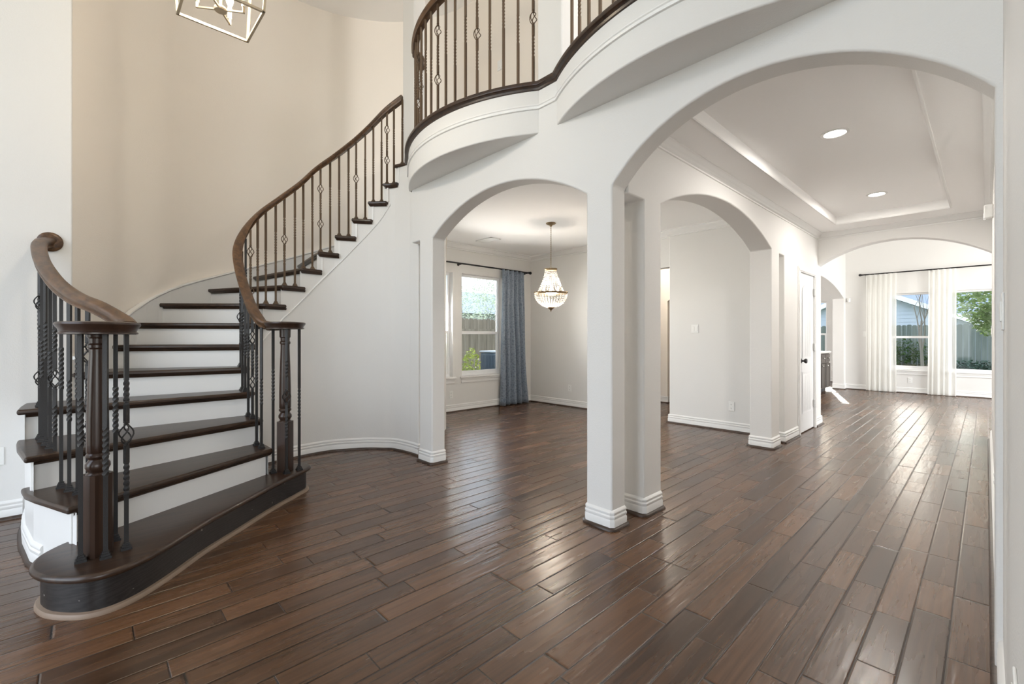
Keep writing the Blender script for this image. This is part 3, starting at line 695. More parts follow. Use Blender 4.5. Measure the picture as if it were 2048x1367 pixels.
# ------------------------------------------------------------------ wrought iron balusters
def bar(m, x, y, z0, z1, kind, hw=0.0080, foot=True, tw=None, ang=0.0):
    """square bar with twisted length(s) and optional wire baskets; kind T, U, B1, B2"""
    H = z1 - z0
    if kind == 'T': tws = [(0.36, 0.58)]; bks = []
    elif kind == 'U': tws = [(0.50, 0.72)]; bks = []
    elif kind == 'B1': tws = [(0.24, 0.40), (0.66, 0.78)]; bks = [0.53]
    else: tws = [(0.46, 0.64)]; bks = [0.34, 0.76]
    HB = 0.052
    zs = []
    z = 0.0
    marks = sorted([0.0, H] + [t * H for q in tws for t in q] + [b * H + s * HB for b in bks for s in (-1, 1)])
    def in_tw(a): return any(q[0] * H - 1e-6 <= a < q[1] * H - 1e-6 for q in tws)
    def in_bk(a): return any(b * H - HB - 1e-6 <= a < b * H + HB - 1e-6 for b in bks)
    rot = ang; ring = []
    def flush(r):
        if len(r) < 2: return
        v = []; f = []
        for zz, rr in r:
            for q in range(4):
                an = rr + PI / 4 + q * PI / 2; v.append((x + hw * 1.414 * math.cos(an), y + hw * 1.414 * math.sin(an), z0 + zz))
        for i in range(len(r) - 1):
            for q in range(4):
                w = (q + 1) % 4; f.append((i * 4 + q, i * 4 + w, i * 4 + 4 + w, i * 4 + 4 + q))
        f += [(3, 2, 1, 0), tuple(len(v) - 4 + q for q in range(4))]
        m.add(v, f)
    for i in range(len(marks) - 1):
        a, b = marks[i], marks[i + 1]
        if b - a < 1e-4: continue
        if in_bk(a):
            flush(ring); ring = []
            zc = (a + b) / 2
            for q in range(4):
                pts = []
                for s in range(9):
                    t = s / 8; rad = 0.005 + 0.023 * math.sin(PI * t) ** 0.8; an = ang + q * PI / 2 + 2.4 * t
                    pts.append((x + rad * math.cos(an), y + rad * math.sin(an), z0 + a + 0.006 + (b - a - 0.012) * t))
                m.tube(pts, 0.0036, 5, caps=False)
            for e in (a, b):
                m.lathe([(0.007, -0.010), (0.011, -0.009), (0.011, -0.004), (0.008, -0.002), (0.008, 0.002), (0.011, 0.004), (0.011, 0.009), (0.007, 0.010)], (x, y, z0 + e), 8)
            continue
        if in_tw(a):
            k = max(8, int((b - a) / 0.0075))
            st = ring[-1][1] if ring else rot
            for s in range(1 if ring else 0, k + 1): ring.append((a + (b - a) * s / k, st + (b - a) / 0.026 * PI / 2 * s / k))
            rot = ring[-1][1]
        else:
            if not ring: ring.append((a, rot))
            ring.append((b, rot))
    flush(ring)
    if foot:
        m.lathe([(0.029, 0), (0.029, 0.011), (0.0225, 0.0115), (0.0225, 0.022), (0.017, 0.0225), (0.017, 0.031), (0.011, 0.033)], (x, y, z0), 4, ang=PI / 4 + ang)
    return m
# handrail section (a sideways, b up), centred on its path
RP = [(-0.022, -0.030), (0.022, -0.030), (0.024, -0.022), (0.019, -0.016), (0.023, -0.006), (0.030, 0.004), (0.031, 0.014), (0.025, 0.024), (0.012, 0.029), (-0.012, 0.029), (-0.025, 0.024), (-0.031, 0.014), (-0.030, 0.004), (-0.023, -0.006), (-0.019, -0.016), (-0.024, -0.022)]
RP = [(a * 1.22, b * 1.14) for a, b in RP]
def newel(parent, c, off, ang, top):
    x, y = c; z0 = RISE; zb = 0.565
    hw = 0.046; ch = 0.013
    sq = [(hw, hw - ch), (hw - ch, hw), (-hw + ch, hw), (-hw, hw - ch), (-hw, -hw + ch), (-hw + ch, -hw), (hw - ch, -hw), (hw, -hw + ch)]
    ca, sa = math.cos(ang), math.sin(ang)
    sq = [(x + a * ca - b * sa, y + a * sa + b * ca) for a, b in sq]
    m = MB(off).prism(sq, z0, zb, 'Z')
    pr = [(0.043, zb), (0.040, zb + 0.006), (0.034, zb + 0.010), (0.038, zb + 0.016), (0.046, zb + 0.032), (0.045, zb + 0.048), (0.032, zb + 0.068), (0.036, zb + 0.074), (0.043, zb + 0.082), (0.043, zb + 0.090), (0.037, zb + 0.098),
          (0.041, zb + 0.104), (0.041, zb + 0.14), (0.040, zb + 0.26), (0.036, zb + 0.42), (0.031, zb + 0.55), (0.031, zb + 0.578), (0.037, zb + 0.586), (0.037, zb + 0.598), (0.031, zb + 0.606), (0.032, zb + 0.628), (0.038, zb + 0.634), (0.039, top - 0.006), (0.032, top)]
    m.lathe(pr, (x, y, 0), 28)
    return m.build('newel_post', M['newel'], parent, bevel=0.0)
def volute_cap(off, c, rad, z0, z1):
    h = z1 - z0
    pr = [(rad * 0.86, z0), (rad * 0.93, z0 + 0.002), (rad * 0.93, z0 + h * 0.14), (rad * 0.89, z0 + h * 0.22), (rad * 0.91, z0 + h * 0.42), (rad * 0.97, z0 + h * 0.62), (rad, z0 + h * 0.78), (rad * 0.985, z0 + h * 0.92), (rad * 0.93, z1 - 0.001), (rad * 0.5, z1 + 0.002), (0.002, z1 + 0.003)]
    return MB(off).lathe(pr, (*c, 0), 40)
def rosette(off, c, d, rad=0.062):
    """turned disc facing direction d"""
    pr = [(rad, 0), (rad, 0.010), (rad * 0.9, 0.016), (rad * 0.7, 0.020), (0.002, 0.021)]
    m = MB(off); base = MB().lathe(pr, (0, 0, 0), 28)
    q = Vector(d).to_track_quat('Z', 'Y')
    v = [Vector(c) + q @ p for p in base.v]; m.add(v, base.f)
    return m
def rail_z(path, x, y):
    best = min(range(len(path)), key=lambda i: (path[i].x - x) ** 2 + (path[i].y - y) ** 2)
    return path[best].z

# right, long stair railing
rr = empty('stair_railing', (-3.65, 1.10, RISE)); ro = tuple(rr.location)
tag(rr, 'long curved stair railing with iron balusters and wood rail rising to the balcony', 'railing')
rp = spline([(-3.70, 1.19, 1.285), (-3.775, 1.10, 1.285), (-3.745, 0.99, 1.292), (-3.86, 0.945, 1.385), (-4.09, 0.945, 1.535), (-4.31, 0.945, 1.740), (-4.49, 0.968, 1.950), (-4.63, 1.055, 2.155), (-4.705, 1.19, 2.352), (-4.735, 1.37, 2.535),
             (-4.765, 1.57, 2.735), (-4.782, 1.735, 2.930), (-4.762, 1.91, 3.100), (-4.690, 2.075, 3.270), (-4.595, 2.225, 3.450), (-4.465, 2.352, 3.625), (-4.30, 2.462, 3.745)], 8)
MB(ro).sweep(rp[6:], RP).build('handrail', M['rail'], rr, angle=50)
volute_cap(ro, (-3.65, 1.10), 0.142, 1.258, 1.312).build('volute_cap', M['newel'], rr, angle=40)
newel(rr, (-3.65, 1.10), ro, R(40), 1.262)
bpath = offset(ksm, -0.062)
cnt = 0
for nn in range(2, 16):
    for k, fr in enumerate((0.27, 0.80)):
        t = (nn - 2 + fr) * 6; i = int(t); q = Vector(bpath[i]).lerp(Vector(bpath[i + 1]), t - i)
        z1 = rail_z(rp, q.x, q.y) - 0.024
        kind = ('T', 'U')[cnt % 2]
        if nn % 2 == 1 and k == 0: kind = 'B2' if nn % 4 == 3 else 'B1'
        bar(MB(ro), q.x, q.y, nn * RISE, z1, kind).build('baluster', M['iron'] if nn < 7 else M['iron_lit'], rr, angle=25); cnt += 1
q = Vector(bpath[14 * 6 + 2]); bar(MB(ro), q.x, q.y, Z2, rail_z(rp, q.x, q.y) - 0.024, 'U').build('baluster', M['iron_lit'], rr, angle=25)
for (x, y), kind in zip(((-3.655, 1.018), (-3.566, 1.085), (-3.600, 1.185)), ('U', 'B1', 'T')):
    bar(MB(ro), x, y, RISE, 1.262, kind).build('baluster', M['iron'], rr, angle=25)

# left, short stair railing
lr = empty('stair_railing', (-2.85, 0.05, RISE)); lo = tuple(lr.location)
tag(lr, 'short stair railing ending in a rosette on the white left wall', 'railing')
lp_ = spline([(-2.90, 0.16, 1.245), (-2.99, 0.135, 1.282), (-3.13, 0.055, 1.350), (-3.28, -0.026, 1.400), (-3.47, -0.092, 1.468), (-3.666, -0.142, 1.550), (-3.93, -0.188, 1.655), (-4.19, -0.212, 1.765), (-4.32, -0.205, 1.822), (-4.445, -0.175, 1.855)], 7)
MB(lo).sweep(lp_, RP).build('handrail', M['rail'], lr, angle=50)
volute_cap(lo, (-2.85, 0.05), 0.152, 1.212, 1.270).build('volute_cap', M['newel'], lr, angle=40)
newel(lr, (-2.855, 0.045), lo, R(25), 1.216)
rosette(lo, (-4.449, -0.172, 1.855), (1, 0, 0), 0.066).build('rosette', M['rail'], lr, angle=40)
for i, (x, y, nn, kind) in enumerate(((-3.18, 0.012, 2, 'B2'), (-3.28, -0.026, 2, 'U'), (-3.369, -0.059, 2, 'T'), (-3.472, -0.092, 2, 'U'), (-3.573, -0.120, 2, 'B1'), (-3.666, -0.142, 3, 'T'), (-3.791, -0.164, 3, 'U'), (-3.927, -0.186, 3, 'T'), (-4.05, -0.200, 3, 'B2'), (-4.17, -0.208, 4, 'U'), (-4.30, -0.205, 4, 'T'))):
    bar(MB(lo), x, y, nn * RISE, rail_z(lp_, x, y) - 0.024, kind).build('baluster', M['iron'], lr, angle=25)
for (x, y), kind in zip(((-2.806, -0.013), (-2.778, 0.070), (-2.827, 0.145), (-2.982, 0.112)), ('U', 'T', 'B1', 'U')):
    bar(MB(lo), x, y, RISE, 1.222 if x > -2.95 else 1.255, kind, hw=0.0086).build('baluster', M['iron'], lr, angle=25)

# balcony railing
br = empty('balcony_railing', (-3.1, YA, Z2)); bo = tuple(br.location)
tag(br, 'curved iron balcony railing with dark wood nosing overhead at the upper floor', 'railing')
NP = [(0.030, -0.036), (0.036, -0.028), (0.036, -0.008), (0.030, 0.0), (-0.13, 0.0), (-0.13, -0.008), (-0.02, -0.012), (-0.004, -0.036), (0.012, -0.052), (0.018, -0.036)]
NP = [(0.0, -0.055), (0.010, -0.052), (0.014, -0.040), (0.028, -0.036), (0.035, -0.030), (0.037, -0.014), (0.032, -0.002), (0.024, 0.002), (-0.13, 0.002), (-0.13, -0.008), (0.0, -0.010)]
MB(bo).sweep([(x, y, Z2) for x, y in edge], NP).build('nosing', M['tread'], br, angle=40)
in1 = offset(B1, -0.065); in2 = offset(B2, -0.065)
r1 = [(-4.058, 2.53), (-4.01, 2.515), (-3.965, 2.475)] + [p for p in in1 if -3.95 < p[0] < -2.275] + [(-2.262, YA + 0.055)]
r2 = [(-2.03, YA + 0.05)] + [p for p in in2 if -2.01 < p[0] < -0.29] + [(-0.25, YA + 0.065), (0.04, YA + 0.065)]
ZR = 4.03
MB(bo).sweep([(*p, ZR) for p in r1], RP).build('handrail', M['rail'], br, angle=50)
MB(bo).sweep([(*p, ZR) for p in r2], RP).build('handrail', M['rail'], br, angle=50)
rosette(bo, (-4.059, 2.53, ZR), (1, 0, 0), 0.06).build('rosette', M['rail'], br, angle=40)
def along(path, s0, step, n):
    L = [0.0]
    for i in range(len(path) - 1): L.append(L[-1] + math.dist(path[i], path[i + 1]))
    out = []
    for k in range(n):
        s = s0 + k * step
        if s > L[-1]: break
        i = max(j for j in range(len(L)) if L[j] <= s); i = min(i, len(path) - 2)
        t = (s - L[i]) / max(1e-6, L[i + 1] - L[i]); out.append((path[i][0] + (path[i + 1][0] - path[i][0]) * t, path[i][1] + (path[i + 1][1] - path[i][1]) * t))
    return out
pk = 'B2 T U T B2 T U T B2 U T U B1 T U T B1 U'.split()
for p, kind in zip(along(r1, 0.075, 0.1155, 18), pk):
    bar(MB(bo), p[0], p[1], Z2, ZR - 0.024, kind, foot=False).build('baluster', M['iron_lit'], br, angle=25)
pk2 = 'U B1 T U T B2 U T U B1 T U T B2 U T U B1'.split()
for p, kind in zip(along(r2, 0.135, 0.1155, 18), pk2):
    bar(MB(bo), p[0], p[1], Z2, ZR - 0.024, kind, foot=False).build('baluster', M['iron_lit'], br, angle=25)

# ------------------------------------------------------------------ closet door in the hall wall
dr = MB().box((XB - 0.035, 6.352, 0.012), (XB - 0.002, 7.018, 1.997)).build('door_1', M['door'], kind='structure', bevel=0.003)
cas = [(0, 0), (0.055, 0), (0.062, 0.004), (0.062, 0.012), (0.045, 0.016), (0.012, 0.010), (0, 0.010)]
def casing(y0, y1, zt, w=0.068, d=0.016):
    m = MB()
    for (a, b, c, e) in ((y0 - w, y0, 0, zt), (y1, y1 + w, 0, zt), (y0 - w, y1 + w, zt + 0.0005, zt + w)):
        m.box((XB, a, c), (XB + d, b, e)); m.box((XB + d + 0.0005, a + 0.012, c + (0.012 if c > 0 else 0)), (XB + d + 0.006, b - 0.012, e - (0.02 if c > 0 else 0)))
    return m
casing(6.35, 7.02, 2.0).build('door_casing', M['trim'], dr, bevel=0.003)
def panel(y0, y1, z0, z1, rise):
    m = MB(); n = 10
    def out(d):
        a = [(y0 + d, z0 + d), (y1 - d, z0 + d)]
        if rise > 0: a += arch(y1 - d, z1 - d, y0 + d, z1 - d, rise, n)
        else: a += [(y1 - d, z1 - d), (y0 + d, z1 - d)]
        return a
    A, Bq, Cq = out(0), out(0.018), out(0.034); k = len(A)
    v = [(XB + 0.003, *p) for p in A] + [(XB - 0.001, *p) for p in Bq] + [(XB + 0.004, *p) for p in Cq]
    f = []
    for s in (0, k):
        for i in range(k): f.append((s + i, s + (i + 1) % k, s + k + (i + 1) % k, s + k + i))
    f.append(tuple(range(2 * k, 3 * k)))
    m.add(v, f)
    w = (y1 - y0 - 0.068)
    for i in range(1, 4): m.box((XB + 0.003, y0 + 0.034 + w * i / 4 - 0.003, z0 + 0.04), (XB + 0.0055, y0 + 0.034 + w * i / 4 + 0.003, z1 - 0.04))
    return m
panel(6.47, 6.90, 0.92, 1.80, 0.07).build('door_panel', M['door'], dr)
panel(6.47, 6.90, 0.24, 0.76, 0.0).build('door_panel', M['door'], dr)
kb = [(0.030, 0), (0.030, 0.006), (0.012, 0.012), (0.011, 0.030), (0.026, 0.040), (0.031, 0.052), (0.026, 0.064), (0.004, 0.068)]
MB().lathe(kb, (XB, 6.425, 0.905), 20, 'X').build('door_knob', M['black'], dr)
for z in (0.28, 1.02, 1.74): MB().box((XB + 0.001, 6.985, z), (XB + 0.022, 7.035, z + 0.095)).build('hinge', M['nickel'], dr, bevel=0.003)

# ------------------------------------------------------------------ windows
def hung_window(name, axis, plane, inward, a0, a1, z0, z1, rail=True, recess=0.085):
    """white vinyl window in an opening; plane = inner wall face; inward = +1/-1 towards the room along the axis"""
    def bx(m, a, b, c, d, p, q):
        lo, hi = min(p, q), max(p, q)
        if axis == 'X': m.box((lo, a, c), (hi, b, d))
        else: m.box((a, lo, c), (b, hi, d))
    P = plane - inward * recess
    m = MB(); t = 0.036
    for q in ((a0, a1, z0, z0 + 0.05), (a0, a1, z1 - t, z1), (a0, a0 + t, z0 + 0.0505, z1 - t - 0.0005), (a1 - t, a1, z0 + 0.0505, z1 - t - 0.0005)): bx(m, *q, P, P - inward * 0.055)
    o = m.build(name, M['vinyl'], kind='structure', bevel=0.003)
    zm = z0 + (z1 - z0) * 0.425
    sash = MB()
    if rail:
        bx(sash, a0 + t + 0.001, a1 - t - 0.001, zm - 0.022, zm + 0.026, P - inward * 0.004, P - inward * 0.04)
        s2 = 0.026
        for q in ((a0 + t + 0.001, a0 + t + s2, z0 + 0.0805, zm - 0.0225), (a1 - t - s2, a1 - t - 0.001, z0 + 0.0805, zm - 0.0225), (a0 + t + 0.001, a1 - t - 0.001, z0 + 0.051, z0 + 0.08)): bx(sash, *q, P - inward * 0.004, P - inward * 0.028)
    else:
        s2 = 0.016
        for q in ((a0 + t + 0.001, a0 + t + s2, z0 + 0.051, z1 - t - 0.001), (a1 - t - s2, a1 - t - 0.001, z0 + 0.051, z1 - t - 0.001)): bx(sash, *q, P - inward * 0.004, P - inward * 0.028)
    sash.build('sash', M['vinyl'], o, bevel=0.002)
    g = MB(); bx(g, a0 + t, a1 - t, z0 + 0.05, z1 - t, P - inward * 0.030, P - inward * 0.034); g.build('pane', M['pane'], o, smooth=False)
    s = MB(); bx(s, a0 - 0.045, a1 + 0.045, z0 - 0.028, z0 - 0.001, plane + inward * 0.045, plane + inward * 0.001)
    bx(s, a0 + 0.001, a1 - 0.001, z0 - 0.0275, z0 - 0.0015, plane - inward * 0.0005, P); s.build('sill', M['trim'], o, bevel=0.006)
    s = MB(); bx(s, a0 - 0.02, a1 + 0.02, z0 - 0.105, z0 - 0.0285, plane + inward * 0.016, plane); bx(s, a0 - 0.019, a1 + 0.019, z0 - 0.06, z0 - 0.0285, plane + inward * 0.026, plane + inward * 0.0165)
    s.build('apron', M['trim'], o, bevel=0.004)
    return o
hung_window('window_1', 'X', -5.88, 1, *W1)
hung_window('window_2', 'X', -5.88, 1, *W2)
hung_window('window_3', 'Y', YF, -1, *F1)
hung_window('window_5', 'Y', YF, -1, *F2, rail=False)
hung_window('window_6', 'Y', 14.5, -1, *NW)

# ------------------------------------------------------------------ curtains
def rod(name, p0, p1, rad, label, brackets, dirn):
    e = empty(name, p0); off = tuple(e.location); tag(e, label, 'curtain rod')
    MB(off).tube([p0, p1], rad, 12).build('rod', M['black'], e)
    d = (Vector(p1) - Vector(p0)).normalized()
    for q, s in ((Vector(p0), -1), (Vector(p1), 1)):
        m = MB(off); m.tube([q, q + d * s * 0.012], rad * 1.5, 12); m.ball(q + d * s * 0.04, 0.028, 14, 10); m.build('finial', M['black'], e)
    for t in brackets:
        q = Vector(p0).lerp(Vector(p1), t); w = q + Vector(dirn)
        m = MB(off); m.tube([q - Vector((0, 0, rad)), w - Vector((0, 0, 0.01))], 0.007, 8); m.lathe([(0.022, 0), (0.022, 0.01), (0.008, 0.012)], (w.x, w.y, w.z - 0.01), 12, 'X' if abs(dirn[0]) > 0 else 'Y'); m.build('bracket', M['black'], e)
    return e
rod('curtain_rod', (-5.80, 3.65, 2.378), (-5.80, 5.93, 2.378), 0.0125, 'dark metal curtain rod with ball finial above the dining windows', (0.02, 0.32, 0.985), (-0.08, 0, 0))
rod('curtain_rod', (-1.93, YF - 0.09, 2.595), (0.35, YF - 0.09, 2.595), 0.013, 'long dark curtain rod above the white sheers in the far room', (0.03, 0.5, 0.97), (0, 0.09, 0))
def curtain(axis, plane, a0, a1, b0, b1, z0, z1, folds, amp, mat, name, label, nz=26, seed=0, swell=None, group=None):
    """pleated cloth from (a0,a1) at the top to (b0,b1) at the floor"""
    rnd = random.Random(seed); N = folds * 10; ph = [rnd.uniform(-0.5, 0.5) for _ in range(folds + 2)]; am = [rnd.uniform(0.6, 1.25) for _ in range(folds + 2)]
    v = []; f = []
    for j in range(nz + 1):
        t = j / nz; z = z1 + (z0 - z1) * t
        for i in range(N + 1):
            s = i / N; w = t ** 1.8
            lo = a0 + (b0 - a0) * w; hi = a1 + (b1 - a1) * w
            k = s * folds; ki = int(min(k, folds - 1e-6)); fr = k - ki
            A = am[ki] * (1 - fr) + am[ki + 1] * fr; p = ph[ki] * (1 - fr) + ph[ki + 1] * fr
            d = amp * A * (0.6 + 0.6 * t) * math.sin(2 * PI * k + p * t * 2.0) + 0.006 * math.sin(9 * t + 5 * s)
            pos = lo + (hi - lo) * s + 0.010 * t * math.sin(2 * PI * k * 0.5 + p * 3)
            q = (plane + d, pos, z) if axis == 'X' else (pos, plane + d, z)
            v.append(q)
    for j in range(nz):
        for i in range(N): f.append((j * (N + 1) + i, j * (N + 1) + i + 1, (j + 1) * (N + 1) + i + 1, (j + 1) * (N + 1) + i))
    o = MB().add(v, f).build(name, mat, angle=80)
    tag(o, label, 'curtain', group)
    if mat is not M['sheer']: sd_ = o.modifiers.new('thickness', 'SOLIDIFY'); sd_.thickness = 0.002
    return o
curtain('X', -5.79, 5.26, 5.80, 5.235, 5.94, 0.012, 2.372, 5, 0.052, M['damask'], 'damask_curtain', 'slate blue damask curtain hanging to the dining room floor', seed=3)
curtain('Y', YF - 0.095, -1.86, -1.34, -1.87, -1.33, 0.010, 2.585, 6, 0.017, M['sheer'], 'sheer_curtain', 'white sheer curtain at the rod end, beside the wall switch', seed=5)
curtain('Y', YF - 0.095, -0.83, -0.42, -0.84, -0.43, 0.010, 2.585, 5, 0.017, M['sheer'], 'sheer_curtain', 'white sheer curtain hanging between the two far windows', seed=8)

# ------------------------------------------------------------------ outlets, switches, sensors, vent
def plate(name, label, cat, loc, face, kind, w=0.072, h=0.118, group=None):
    """wall plate lying on a wall that faces direction face (angle of the normal in plan)"""
    e = empty(name, loc, face); tag(e, label, cat, group)
    MB().box((0, -w / 2, -h / 2), (0.006, w / 2, h / 2)).build('cover_plate', M['plate'], e, bevel=0.003)
    if kind == 'outlet':
        for s in (-1, 1):
            f = MB().lathe([(0.017, 0.005), (0.017, 0.008), (0.002, 0.008)], (0, 0, s * 0.024), 16, 'X').build('socket', M['plate'], e)
            m = MB()
            for dy in (-0.006, 0.006): m.box((0.0078, dy - 0.0012, s * 0.024 - 0.003), (0.0086, dy + 0.0012, s * 0.024 + 0.006))
            m.box((0.0078, -0.002, s * 0.024 - 0.010), (0.0086, 0.002, s * 0.024 - 0.006)); m.build('slots', M['slot'], f, smooth=False)
    elif kind == 'rocker': MB().box((0.005, -0.017, -0.033), (0.010, 0.017, 0.033)).build('rocker', M['plate'], e, bevel=0.002)
    elif kind == 'double':
        for s in (-1, 1): MB().box((0.005, s * 0.024 - 0.016, -0.033), (0.010, s * 0.024 + 0.016, 0.033)).build('rocker', M['plate'], e, bevel=0.002)
    return e
plate('wall_outlet', 'white outlet on the curved wall under the stairs', 'outlet', (-4.722, 2.005, 0.335), math.atan2(SY - 2.005, SX + 4.722), 'outlet')
plate('wall_outlet', 'white outlet on the dining back wall, right of the blue curtain', 'outlet', (-4.94, 6.06, 0.322), -PI / 2, 'outlet')
plate('wall_outlet', 'white outlet low on the dining side wall, below the switch', 'outlet', (-2.235, 5.97, 0.319), -PI / 2, 'outlet')
plate('light_switch', 'white light switch plate on the dining side wall', 'switch', (-2.707, 5.97, 1.311), -PI / 2, 'double', w=0.1)
plate('wall_outlet', 'white outlet under the dining window sill, half hidden by the column', 'outlet', (-5.88, 4.24, 0.28), 0.0, 'outlet')
plate('wall_outlet', 'white outlet under the far window, between the sheer curtains', 'outlet', (-1.13, YF, 0.275), -PI / 2, 'outlet')
plate('light_switch', 'white switch plate on the far wall beside the first sheer curtain', 'switch', (-1.895, YF, 1.265), -PI / 2, 'rocker')
plate('wall_outlet', 'white outlet in the breakfast nook beyond the dark cabinet', 'outlet', (-2.83, 14.5, 0.36), -PI / 2, 'outlet')
plate('light_switch', 'pale switch plate on the upstairs wall behind the balcony balusters', 'switch', (-3.88, 3.507, 4.36), -PI / 2, 'double', w=0.115)
plate('wall_outlet', 'white outlet low on the right wall beside the hall baseboard', 'outlet', (0.04, 4.35, 0.27), PI, 'outlet')
plate('light_switch', 'small switch plate far down the right hall wall', 'switch', (0.04, 6.9, 1.26), PI, 'rocker')
plate('light_switch', 'grey switch plate on the near right wall, edge on to view', 'switch', (0.04, 2.24, 1.285), PI, 'double', w=0.115, h=0.125)
plate('wall_outlet', 'white outlet at the foot of the right wall, nearest the frame edge', 'outlet', (0.04, 1.28, 0.50), PI, 'outlet')
plate('wall_outlet', 'white wall plate at the left wall beside the stair side', 'outlet', (-4.45, -0.42, 0.42), 0.0, 'outlet', w=0.075)
def sensor(name, label, loc, face, s=1.0):
    e = empty(name, loc, face); tag(e, label, 'sensor')
    pr = [(-0.030 * s, 0.0), (-0.030 * s, 0.028 * s), (-0.018 * s, 0.046 * s), (0.018 * s, 0.046 * s), (0.030 * s, 0.028 * s), (0.030 * s, 0.0)]
    m = MB(); m.add([(b, a, -0.045 * s) for a, b in pr] + [(b, a, 0.045 * s) for a, b in pr], [tuple(range(6)), tuple(range(6, 12))] + [(i, (i + 1) % 6, 6 + (i + 1) % 6, 6 + i) for i in range(6)])
    m.build('housing', M['plate'], e, bevel=0.008, segs=3)
    MB().box((0.036 * s, -0.016 * s, -0.054 * s), (0.048 * s, 0.016 * s, -0.008 * s)).build('sensor_lens', M['vinyl'], e, bevel=0.006)
    return e
sensor('motion_sensor', 'white motion sensor high on the right hall wall near the far arch', (0.04, 5.6, 2.27), PI, 1.25)
sensor('motion_sensor', 'small white motion sensor in the far corner beside the sheer curtain', (-2.19, YF, 2.05), -PI / 2, 1.0)
vt = empty('ceiling_vent', (-5.30, 4.52, ZD)); tag(vt, 'white louvred air vent in the dining room ceiling', 'vent')
m = MB()
for a in ((-0.18, -0.10, 0.18, -0.075), (-0.18, 0.075, 0.18, 0.10), (-0.18, -0.10, -0.155, 0.10), (0.155, -0.10, 0.18, 0.10)): m.box((a[0], a[1], -0.010), (a[2], a[3], -0.001))
m.build('frame', M['plate'], vt, bevel=0.002)
m = MB()
for i in range(7):
    y = -0.066 + i * 0.022; m.add([(-0.155, y - 0.008, -0.002), (0.155, y - 0.008, -0.002), (0.155, y + 0.008, -0.010), (-0.155, y + 0.008, -0.010)], [(0, 1, 2, 3)])
m.build('louvres', M['plate'], vt, smooth=False)
ap = MB().box((-0.012, -0.03, -0.003), (0.012, 0.03, 0.0)).build('alarm_contact', M['plate'], bevel=0.001)
ap.location = (-0.985, 2.43, 2.503); ap.rotation_euler = (0, R(-15), 0); tag(ap, 'tiny white plate on the underside of the big arch', 'sensor')

# unseen flush lamp added to brighten the back passage
fl = empty('passage_fill_light', (-3.9, 6.95, ZD)); tag(fl, 'unseen flush lamp added to brighten the back passage', 'ceiling light')
MB().lathe([(0.13, -0.001), (0.13, -0.02), (0.12, -0.025), (0.10, -0.001)], (0, 0, 0), 28).build('base_ring', M['nickel'], fl)
MB().lathe([(0.118, -0.022), (0.09, -0.06), (0.04, -0.08), (0.002, -0.083)], (0, 0, 0), 28).build('glass_shade', M['plate'], fl)
d = bpy.data.lights.new('passage_fill_lamp', 'POINT'); d.energy = 22; d.color = (1.0, 0.90, 0.78); d.shadow_soft_size = 0.1
q = bpy.data.objects.new('passage_fill_lamp', d); COL.objects.link(q); q.parent = fl; q.location = (0, 0, -0.2)
# recessed downlights
def downlight(loc, label):
    e = empty('recessed_light', loc); tag(e, label, 'ceiling light', 'recessed lights in the hall tray')
    MB().lathe([(0.088, 0.0), (0.088, -0.004), (0.070, -0.006), (0.066, 0.0)], (0, 0, 0), 36).build('trim_ring', M['plate'], e)
    MB().lathe([(0.067, -0.0035), (0.03, -0.005), (0.002, -0.0055)], (0, 0, 0), 32).build('diffuser', M['lens'], e)
    d = bpy.data.lights.new('recessed_light_lamp', 'AREA'); d.shape = 'DISK'; d.size = 0.12; d.energy = 15; d.color = (1.0, 0.95, 0.89)
    lo_ = bpy.data.objects.new('recessed_light_lamp', d); COL.objects.link(lo_); lo_.parent = e; lo_.location = (0, 0, -0.012)
    return e
downlight((-0.765, 3.985, ZH + 0.09), 'nearer of the two recessed lights in the hall ceiling tray')
downlight((-0.79, 6.00, ZH + 0.09), 'farther recessed light, close to the hall end arch')

# ------------------------------------------------------------------ crystal chandelier in the dining room
CX_, CY_ = -3.955, 4.46
ch = empty('crystal_chandelier', (CX_, CY_, ZD)); tag(ch, 'crystal basket chandelier with brass rings hanging in the dining room', 'chandelier')
MB().lathe([(0.002, 0.0), (0.066, -0.001), (0.066, -0.008), (0.050, -0.018), (0.020, -0.028), (0.012, -0.045), (0.002, -0.047)][::-1], (0, 0, 0), 28).build('canopy', M['brass'], ch)
m = MB(); z = -0.045; k = 0
while z > -0.60:
    pts = []
    for s in range(12):
        a = 2 * PI * s / 12; u, w = 0.0075 * math.cos(a), 0.017 * math.sin(a)
        pts.append((u, 0, z - 0.014 + w) if k % 2 == 0 else (0, u, z - 0.014 + w))
    m.tube(pts, 0.0019, 5, closed=True); z -= 0.026; k += 1
m.build('chain', M['brass'], ch)
RT, RMID, ZT, ZM, ZB_ = 0.075, 0.212, -0.615, -0.925, -1.115
def ring(rad, z, h):
    m = MB(); m.lathe([(rad - 0.006, -h), (rad + 0.004, -h), (rad + 0.008, 0), (rad + 0.004, h), (rad - 0.006, h), (rad - 0.008, 0)], (0, 0, z), 40)
    for i in range(24):
        a = 2 * PI * i / 24; m.ball((rad * math.cos(a) * 1.03, rad * math.sin(a) * 1.03, z + h), 0.009, 6, 4)
    return m
ring(RT, ZT, 0.010).build('top_ring', M['brass'], ch); ring(RMID, ZM, 0.011).build('middle_ring', M['brass'], ch)
m = MB()
for i in range(28):                                            # upper strands sag between the rings
    a = 2 * PI * i / 28
    for j in range(13):
        t = (j + 0.5) / 13; rad = RT + (RMID * 0.86 - RT) * (t ** 1.5); z = ZT - 0.012 + (ZM - ZT + 0.012) * t
        m.ball((rad * math.cos(a), rad * math.sin(a), z), 0.0082, 6, 4)
